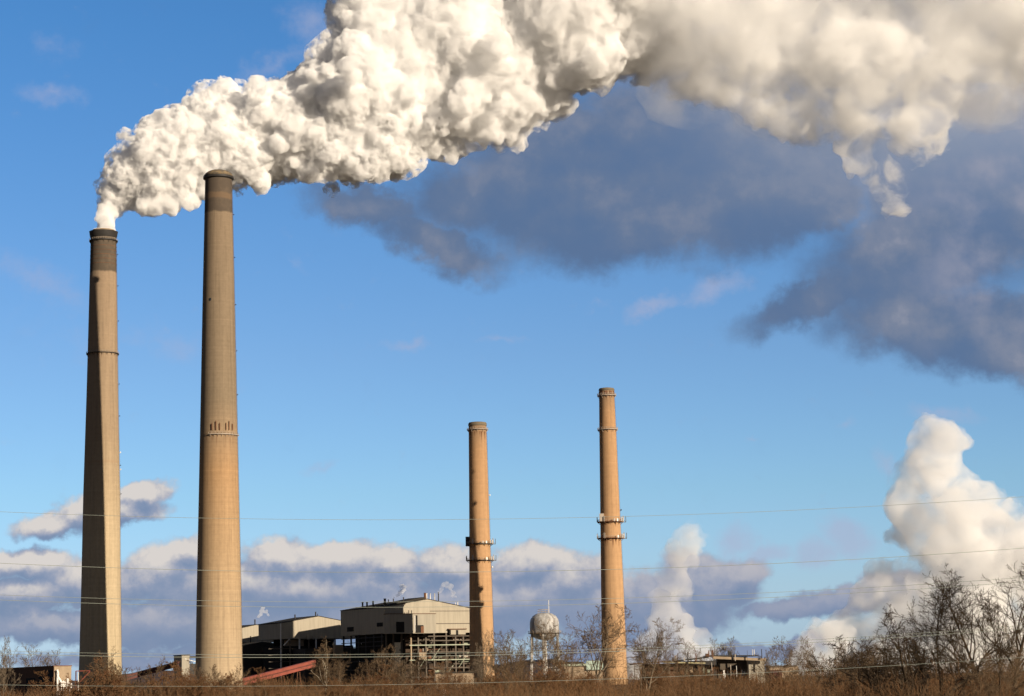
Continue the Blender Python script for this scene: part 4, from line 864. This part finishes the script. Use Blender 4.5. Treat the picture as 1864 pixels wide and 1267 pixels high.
# ---------------------------------------------------------------- bare trees
class TB:
    def __init__(s): s.v = []; s.f = []; s.n = 0
    def tube(s, P_, rad_, n):
        P_ = np.asarray(P_); k = len(P_); d = np.gradient(P_, axis=0); d /= np.linalg.norm(d, axis=1, keepdims=True) + 1e-9
        a = np.where(np.abs(d[:, 2:3]) < .9, [[0, 0, 1.0]], [[1.0, 0, 0]]); e1 = np.cross(d, a); e1 /= np.linalg.norm(e1, axis=1, keepdims=True) + 1e-9; e2 = np.cross(d, e1)
        t_ = np.arange(n) * 2 * math.pi / n
        V = P_[:, None, :] + (e1[:, None, :] * np.cos(t_)[None, :, None] + e2[:, None, :] * np.sin(t_)[None, :, None]) * np.asarray(rad_)[:, None, None]
        i = np.arange(k - 1)[:, None] * n; j = np.arange(n)[None]; j2 = (j + 1) % n
        Q = np.stack([i + j, i + j2, i + n + j2, i + n + j], -1).reshape(-1, 4) + s.n
        s.v.append(V.reshape(-1, 3)); s.f.append(Q); s.n += k * n
    def build(s, name, m, parent=None):
        V = np.concatenate(s.v); Q = np.concatenate(s.f); me = bpy.data.meshes.new(name)
        me.vertices.add(len(V)); me.vertices.foreach_set('co', V.ravel().astype('f')); me.loops.add(Q.size); me.loops.foreach_set('vertex_index', Q.ravel().astype('i'))
        me.polygons.add(len(Q)); me.polygons.foreach_set('loop_start', np.arange(len(Q), dtype='i') * 4); me.polygons.foreach_set('loop_total', np.full(len(Q), 4, 'i'))
        me.polygons.foreach_set('use_smooth', np.ones(len(Q), bool)); me.materials.append(m); me.update(calc_edges=True)
        o = bpy.data.objects.new(name, me); COL.objects.link(o); o.parent = parent; return o
def bark(name, c1, c2, pale=None):
    def fn(t, pos):
        n = t.noise(pos, 1.2, 6, .7); c = t.mix(t.ss(n, .35, .65), c1, c2)
        if pale: c = t.mix(t.ss(t.noise(pos, .5, 4, .6), .4, .55), c, pale)
        return c
    return mat(name, c1, color_fn=fn, rough=.95, spec=.1)
BK = {'dark': bark('dark_bark', (0.035, 0.026, 0.018), (0.075, 0.053, 0.034)), 'brown': bark('brown_bark', (0.11, 0.075, 0.045), (0.19, 0.13, 0.08)), 'grey': bark('grey_bark', (0.13, 0.10, 0.07), (0.22, 0.17, 0.12)),
      'pale': bark('peeling_pale_bark', (0.20, 0.15, 0.09), (0.32, 0.25, 0.16), (0.55, 0.48, 0.36)), 'russet': bark('russet_twigs', (0.15, 0.07, 0.035), (0.20, 0.12, 0.06))}
def grow(seed, H, bk, kids=(9, 7, 6, 5), ang=(30, 55), ratio=.62, trop=.10, first=.22, r0=None, stems=1, curl=.16, twig=.012, lean=0, crown_m=None, r2=.68, spread=.45):
    rg = np.random.default_rng(seed); T = TB(); Cn = TB(); r0 = r0 or H * .018
    st_ = []
    for k in range(stems):
        a = rg.random() * 6.28; sp = 0 if stems == 1 else spread
        st_.append((np.array([0, 0, -.3]), np.array([math.cos(a) * sp + lean, math.sin(a) * sp, 1.0]), H * (1 if k == 0 else .85), r0 * (1 if k == 0 else .75), 0))
    while st_:
        p, d, Ln, r, lv_ = st_.pop(); d = d / np.linalg.norm(d); ns = (9, 7, 5, 4, 3)[lv_]
        pts = [p]; rr = [r]; dirs = [d]; end = .3 if lv_ else .18
        for i in range(ns):
            d = d + rg.normal(0, curl * (.5, 1, .95, .8, .7)[lv_], 3) + np.array([0, 0, trop * (1 if lv_ else .3)]); d = d / np.linalg.norm(d)
            p = p + d * Ln / ns; pts.append(p); dirs.append(d); rr.append(max(twig, r * (1 - (1 - end) * (i + 1) / ns)))
        (T if lv_ < 2 else Cn).tube(pts, rr, (7, 5, 4, 3, 3)[lv_])
        if lv_ < len(kids):
            nk = kids[lv_]; f0 = first if lv_ == 0 else .18
            for k in range(nk):
                t_ = f0 + (1 - f0) * (k + rg.random() * .9) / nk; x = min(t_, .999) * ns; i = int(x); q = pts[i] + (pts[i + 1] - pts[i]) * (x - i)
                dd = dirs[i]; an = R_(rg.uniform(*ang)) * (1.0 - .35 * t_ if lv_ == 0 else 1)
                v = rg.normal(0, 1, 3); v -= dd * v.dot(dd); v /= np.linalg.norm(v) + 1e-9
                nd = dd * math.cos(an) + v * math.sin(an)
                if nd[2] < -.15: nd[2] *= .3
                st_.append((q, nd, Ln * (ratio * (1.05 - .62 * t_) if lv_ == 0 else r2 * rg.uniform(.55, 1.0) * (1 - .35 * t_)) , max(twig, rr[i] * rg.uniform(.48, .70)), lv_ + 1))
    root = empty('bare_tree'); T.build('trunk', BK[bk], root); Cn.build('crown', BK[crown_m or bk], root)
    mx = float(np.percentile(np.concatenate([v[:, 2] for v in Cn.v]), 99.6)); root['h'] = mx; return root
def clone(root):
    r_ = root.copy(); COL.objects.link(r_)
    for ch in [c for c in TREEKIDS[root.name]]:
        c = ch.copy(); COL.objects.link(c); c.parent = r_
    return r_
TREEKIDS = {}
PRO = {'oak': grow(11, 11, 'dark', (8, 6, 5, 4), (34, 66), .60, .07, .10, .30, 4, .21, .016, spread=.75),
       'tall': grow(23, 15, 'dark', (13, 7, 5, 4), (30, 58), .58, .06, .24, .24, 1, .16, .015),
       'vase': grow(35, 12, 'dark', (8, 6, 6, 4), (22, 46), .70, .06, .38, .17, 1, .13, .014),
       'stems': grow(42, 11, 'brown', (8, 7, 5, 4), (24, 52), .50, .06, .15, .15, 4, .15, .013, spread=.5),
       'wide': grow(53, 13, 'grey', (8, 6, 6, 4), (36, 70), .70, .05, .22, .26, 2, .19, .018, crown_m='brown'),
       'grey': grow(64, 12, 'grey', (10, 6, 5, 4), (26, 54), .58, .07, .18, .17, 2, .14, .017, crown_m='grey', spread=.3),
       'pale': grow(71, 15, 'pale', (11, 6, 5, 4), (32, 62), .50, .06, .20, .22, 1, .16, .017, crown_m='brown'),
       'scrub': grow(88, 7, 'brown', (8, 7, 6, 4), (26, 62), .62, .05, .05, .09, 6, .18, .013, crown_m='russet', spread=.6)}
for k, v in PRO.items(): TREEKIDS[v.name] = list(v.children)
USED = set()
def tree(kind, px, ytop, Y, label, rot=0.0, wide=1.0, base=0.0):
    p = PRO[kind]; r_ = p if kind not in USED else clone(p); USED.add(kind)
    q = at(px, ytop, Y); s_ = (q.z - base) / p['h']; r_.location = (at(px, 1230, Y).x, Y, base); r_.scale = (s_ * wide, s_ * wide, s_); r_.rotation_euler = (0, 0, rot)
    tag(r_, label, 'tree', 'bare winter trees'); return r_
T_ = [('oak', 1668, 1118, 165, 'thick dark spreading tree with low horizontal limbs, left of the tall trees at right', .4, 1.25),
      ('vase', 1722, 1050, 175, 'slender dark tree with an open forked top between the spreading tree and the tallest trees', 2.1, 1.0),
      ('tall', 1836, 992, 170, 'tallest bare tree, near the right edge', 1.0, 1.15),
      ('tall', 1790, 1030, 182, 'tall bare tree just left of the tallest one, leaning outward', 3.9, 1.1),
      ('vase', 1812, 1078, 160, 'dark slim forked tree squeezed between the two tallest trees', 5.0, .8),
      ('tall', 1752, 1092, 205, 'thin straight tree behind the slender forked tree', 2.8, .9),
      ('grey', 1868, 1100, 190, 'tree cut by the right edge of the photo', .7, 1.0),
      ('wide', 1600, 1160, 230, 'brown low-crowned tree just left of the thick dark spreading tree', 4.2, 1.0),
      ('oak', 1634, 1150, 215, 'twisted dark tree half behind the left side of the spreading tree', 3.3, .8),
      ('stems', 1770, 1176, 150, 'many-stemmed dark thicket tree under the tall trees at right', 2.0, 1.1),
      ('stems', 1555, 1178, 240, 'many-stemmed brown tree under the white steam bank', .3, 1.1),
      ('grey', 1527, 1166, 300, 'grey fan-shaped tree against the low white steam, right of the brick shed', 1.2, .9),
      ('grey', 1478, 1160, 320, 'pale grey tree rising beside the right end of the brick shed', 4.4, 1.1),
      ('wide', 1442, 1158, 1080, 'faint wide tree above the brick shed roof', 2.9, .8),
      ('grey', 1404, 1172, 1100, 'small faint tree above the right end of the open-sided hall', .9, .9),
      ('grey', 1334, 1160, 1100, 'faint grey tree behind the middle of the open-sided hall roof', 5.2, 1.0),
      ('grey', 1301, 1162, 1110, 'faint twiggy tree behind the brown roof posts of the hall', 2.2, .9),
      ('grey', 1262, 1168, 1100, 'faint tree above the dark roof post of the hall', 3.7, .9),
      ('wide', 1222, 1170, 420, 'faint tree above the left slope of the hall roof', 1.9, .7),
      ('wide', 1166, 1128, 270, 'dark forked tree whose limbs cross the lower rightmost chimney', 5.9, .95),
      ('vase', 1195, 1148, 300, 'forked tree just right of the rightmost chimney', 1.5, .8),
      ('wide', 1072, 1100, 330, 'broad brown-crowned tree between the water tower and the rightmost chimney', .2, .9),
      ('wide', 1038, 1135, 290, 'dark crooked tree right of the water tower legs', 2.6, .8),
      ('grey', 1000, 1128, 300, 'twiggy tree in front of the water tower tank', 4.1, .75),
      ('wide', 955, 1148, 310, 'spreading tree left of the water tower legs', 3.1, .8),
      ('grey', 922, 1150, 340, 'thin grey tree halfway between third chimney and water tower', 5.5, .9),
      ('grey', 880, 1148, 330, 'fine twiggy tree in front of the sunlit base of the third chimney', 1.1, .7),
      ('stems', 903, 1172, 290, 'many-stemmed tree right of the third chimney base', 2.4, .9),
      ('pale', 593, 1158, 300, 'pale-barked tree in front of the second plant building', 1.3, 1.0),
      ('wide', 620, 1178, 300, 'golden-lit spreading tree right of the pale-barked tree', 3.0, .8),
      ('wide', 700, 1176, 290, 'thin-limbed tree before the dark side of the largest plant building', 4.7, 1.0),
      ('vase', 765, 1186, 280, 'leaning forked tree in front of the steel frame of the largest building', .6, 1.0),
      ('grey', 726, 1190, 300, 'small tree under the wing of the largest plant building', 2.5, .9),
      ('grey', 818, 1192, 300, 'small tree before the tan pump house', 5.1, .9),
      ('pale', 205, 1176, 290, 'pale-limbed tree against the sunlit base of the leftmost chimney', 2.2, .8),
      ('stems', 240, 1186, 240, 'dense russet tree just right of the leftmost chimney base', 4.0, 1.0),
      ('scrub', 172, 1196, 230, 'low bushy tree before the shaded base of the leftmost chimney', .8, 1.1),
      ('grey', 62, 1172, 800, 'bare tree above the roof of the low left-edge building', 3.6, .9),
      ('grey', 4, 1160, 270, 'bare tree cut by the left edge of the photo', 1.7, .6),
      ('grey', 100, 1182, 790, 'small faint tree above the tan end of the low left-edge building', 5.8, .8),
      ('scrub', 372, 1204, 250, 'bushy tree before the left foot of the broadest chimney', 2.7, 1.2),
      ('stems', 425, 1200, 260, 'bushy tree before the right foot of the broadest chimney', 4.9, 1.0),
      ('scrub', 325, 1212, 240, 'low bush tree below the small transfer tower', 1.0, 1.1),
      ('scrub', 500, 1216, 240, 'low bush tree below the bright red gallery', 3.4, 1.2),
      ('scrub', 1180, 1206, 300, 'russet thicket tree just right of the foot of the rightmost chimney', .3, 1.3),
      ('stems', 1236, 1200, 330, 'brown bushy tree below the left slope of the hall roof', 2.3, 1.2),
      ('scrub', 1290, 1216, 280, 'low russet bush below the middle of the open-sided hall', 4.1, 1.4),
      ('scrub', 1372, 1220, 270, 'low russet bush below the right end of the open-sided hall', 1.6, 1.4),
      ('stems', 1460, 1190, 290, 'brown thicket tree right of the brick shed', 5.0, 1.3),
      ('stems', 1508, 1184, 270, 'second brown thicket tree right of the brick shed', .9, 1.2),
      ('wide', 1580, 1172, 250, 'tangled brown tree left of the low-crowned tree', 3.5, 1.0),
      ('scrub', 1700, 1210, 190, 'dark brush tree filling the gap below the slender forked tree', 2.2, 1.3),
      ('scrub', 1850, 1208, 180, 'dark brush tree at the foot of the tallest tree', 4.4, 1.3),
      ('scrub', 975, 1204, 260, 'low bush tree at the foot of the water tower', .5, 1.3),
      ('scrub', 1055, 1206, 260, 'low bush tree before the tan warehouse', 3.0, 1.3),
      ('scrub', 845, 1206, 260, 'low bush tree before the shaded foot of the third chimney', 1.9, 1.1),
      ('scrub', 745, 1216, 250, 'low bush tree before the foot of the steel frame', 5.6, 1.2),
      ('stems', 690, 1200, 290, 'brown thicket tree before the black undercroft of the largest building', 1.2, 1.1),
      ('scrub', 125, 1222, 240, 'low bush tree below the white stair of the left-edge building', 2.9, 1.2),
      ('scrub', 280, 1214, 240, 'low bush tree below the dark red gallery', 4.7, 1.3),
      ('scrub', 655, 1212, 240, 'low bush tree right of the golden-lit tree', 5.4, 1.1)]
for (k, px, yt, Y, lb_, ro, wd) in T_: tree(k, px, yt, Y, lb_, ro, wd)

# ---------------------------------------------------------------- brush in the foreground (uncountable)
def brush_fn(t, pos):
    n = t.noise(pos, .07, 5, .6); n2 = t.noise(pos, .7, 3, .6)
    c = t.ramp(n, [(.3, (0.05, 0.032, 0.02)), (.45, (0.11, 0.062, 0.032)), (.55, (0.15, 0.075, 0.034)), (.7, (0.085, 0.065, 0.038))])
    return t.mix(t.ss(n2, .4, .7, 0, .5), c, (0.15, 0.11, 0.07))
BM = mat('winter_brush_twigs', (.1, .07, .04), color_fn=brush_fn, rough=1, spec=.05)
rg = np.random.default_rng(77); NB = 3000
Yb = 135 + 300 * rg.random(NB) ** 1.15; Xb = (rg.random(NB) * 1.16 - .58) * Yb * 1864 / F * 1.05
hb = 3.3 + (Yb - 135) * .0062 + rg.gamma(1.6, .38, NB) * (.4 + Yb / 300) - .35
hb = np.clip(hb * (1 + .07 * np.sin(Xb * .09) + .05 * np.sin(Xb * .27 + 1)), 2.4, 6.6)
nt = 85; hb *= 1 - .10 * ((Xb / Yb > .05) & (Xb / Yb < .13)) - .08 * (Xb / Yb < -.20)
n_ = NB * nt
W_ = np.repeat(hb * rg.uniform(.35, .6, NB), nt); H_ = np.repeat(hb, nt)
uu = rg.normal(0, 1, (n_, 3)); uu[:, 2] = np.abs(uu[:, 2]); uu /= np.linalg.norm(uu, axis=1, keepdims=True); ro = rg.random(n_) ** .38
P0 = np.stack([np.repeat(Xb, nt) + uu[:, 0] * ro * W_, np.repeat(Yb, nt) + uu[:, 1] * ro * W_, H_ * (.12 + .86 * uu[:, 2] * ro)], 1)
dv = uu * [.9, .9, .5] + [0, 0, .35] + rg.normal(0, .55, (n_, 3)); dv /= np.linalg.norm(dv, axis=1, keepdims=True)
ln_ = rg.uniform(.3, .9, n_) * (.6 + H_ / 9) * np.where(rg.random(n_) < .12, 1.7, 1.0)
P1 = P0 + dv * ln_[:, None] * .5; dv2 = dv + rg.normal(0, .35, (n_, 3)); P2 = P1 + dv2 * ln_[:, None] * .5
P0 = P0 - dv * ln_[:, None] * .4
r0_ = rg.uniform(.011, .026, n_) * (.7 + np.repeat(Yb, nt) / 500)
V = []
ang3 = np.array([0, 2.094, 4.188])
for Pq, rr in ((P0, r0_), (P1, r0_ * .7), (P2, r0_ * .25)):
    V.append(Pq[:, None, :] + np.stack([np.cos(ang3)[None] * rr[:, None], np.sin(ang3)[None] * rr[:, None], np.zeros((n_, 3))], -1))
V = np.stack(V, 1).reshape(-1, 3)
b_ = (np.arange(n_) * 9)[:, None, None]; q_ = []
for l_ in (0, 3):
    for k in range(3): q_.append([l_ + k, l_ + (k + 1) % 3, l_ + 3 + (k + 1) % 3, l_ + 3 + k])
Q = (np.array(q_)[None] + b_).reshape(-1, 4)
bt = TB(); bt.v = [V]; bt.f = [Q]; bo = bt.build('brush', BM); tag(bo, kind='stuff'); bo['label'] = 'tangled brown and russet winter brush along the bottom of the photo'
#@@END
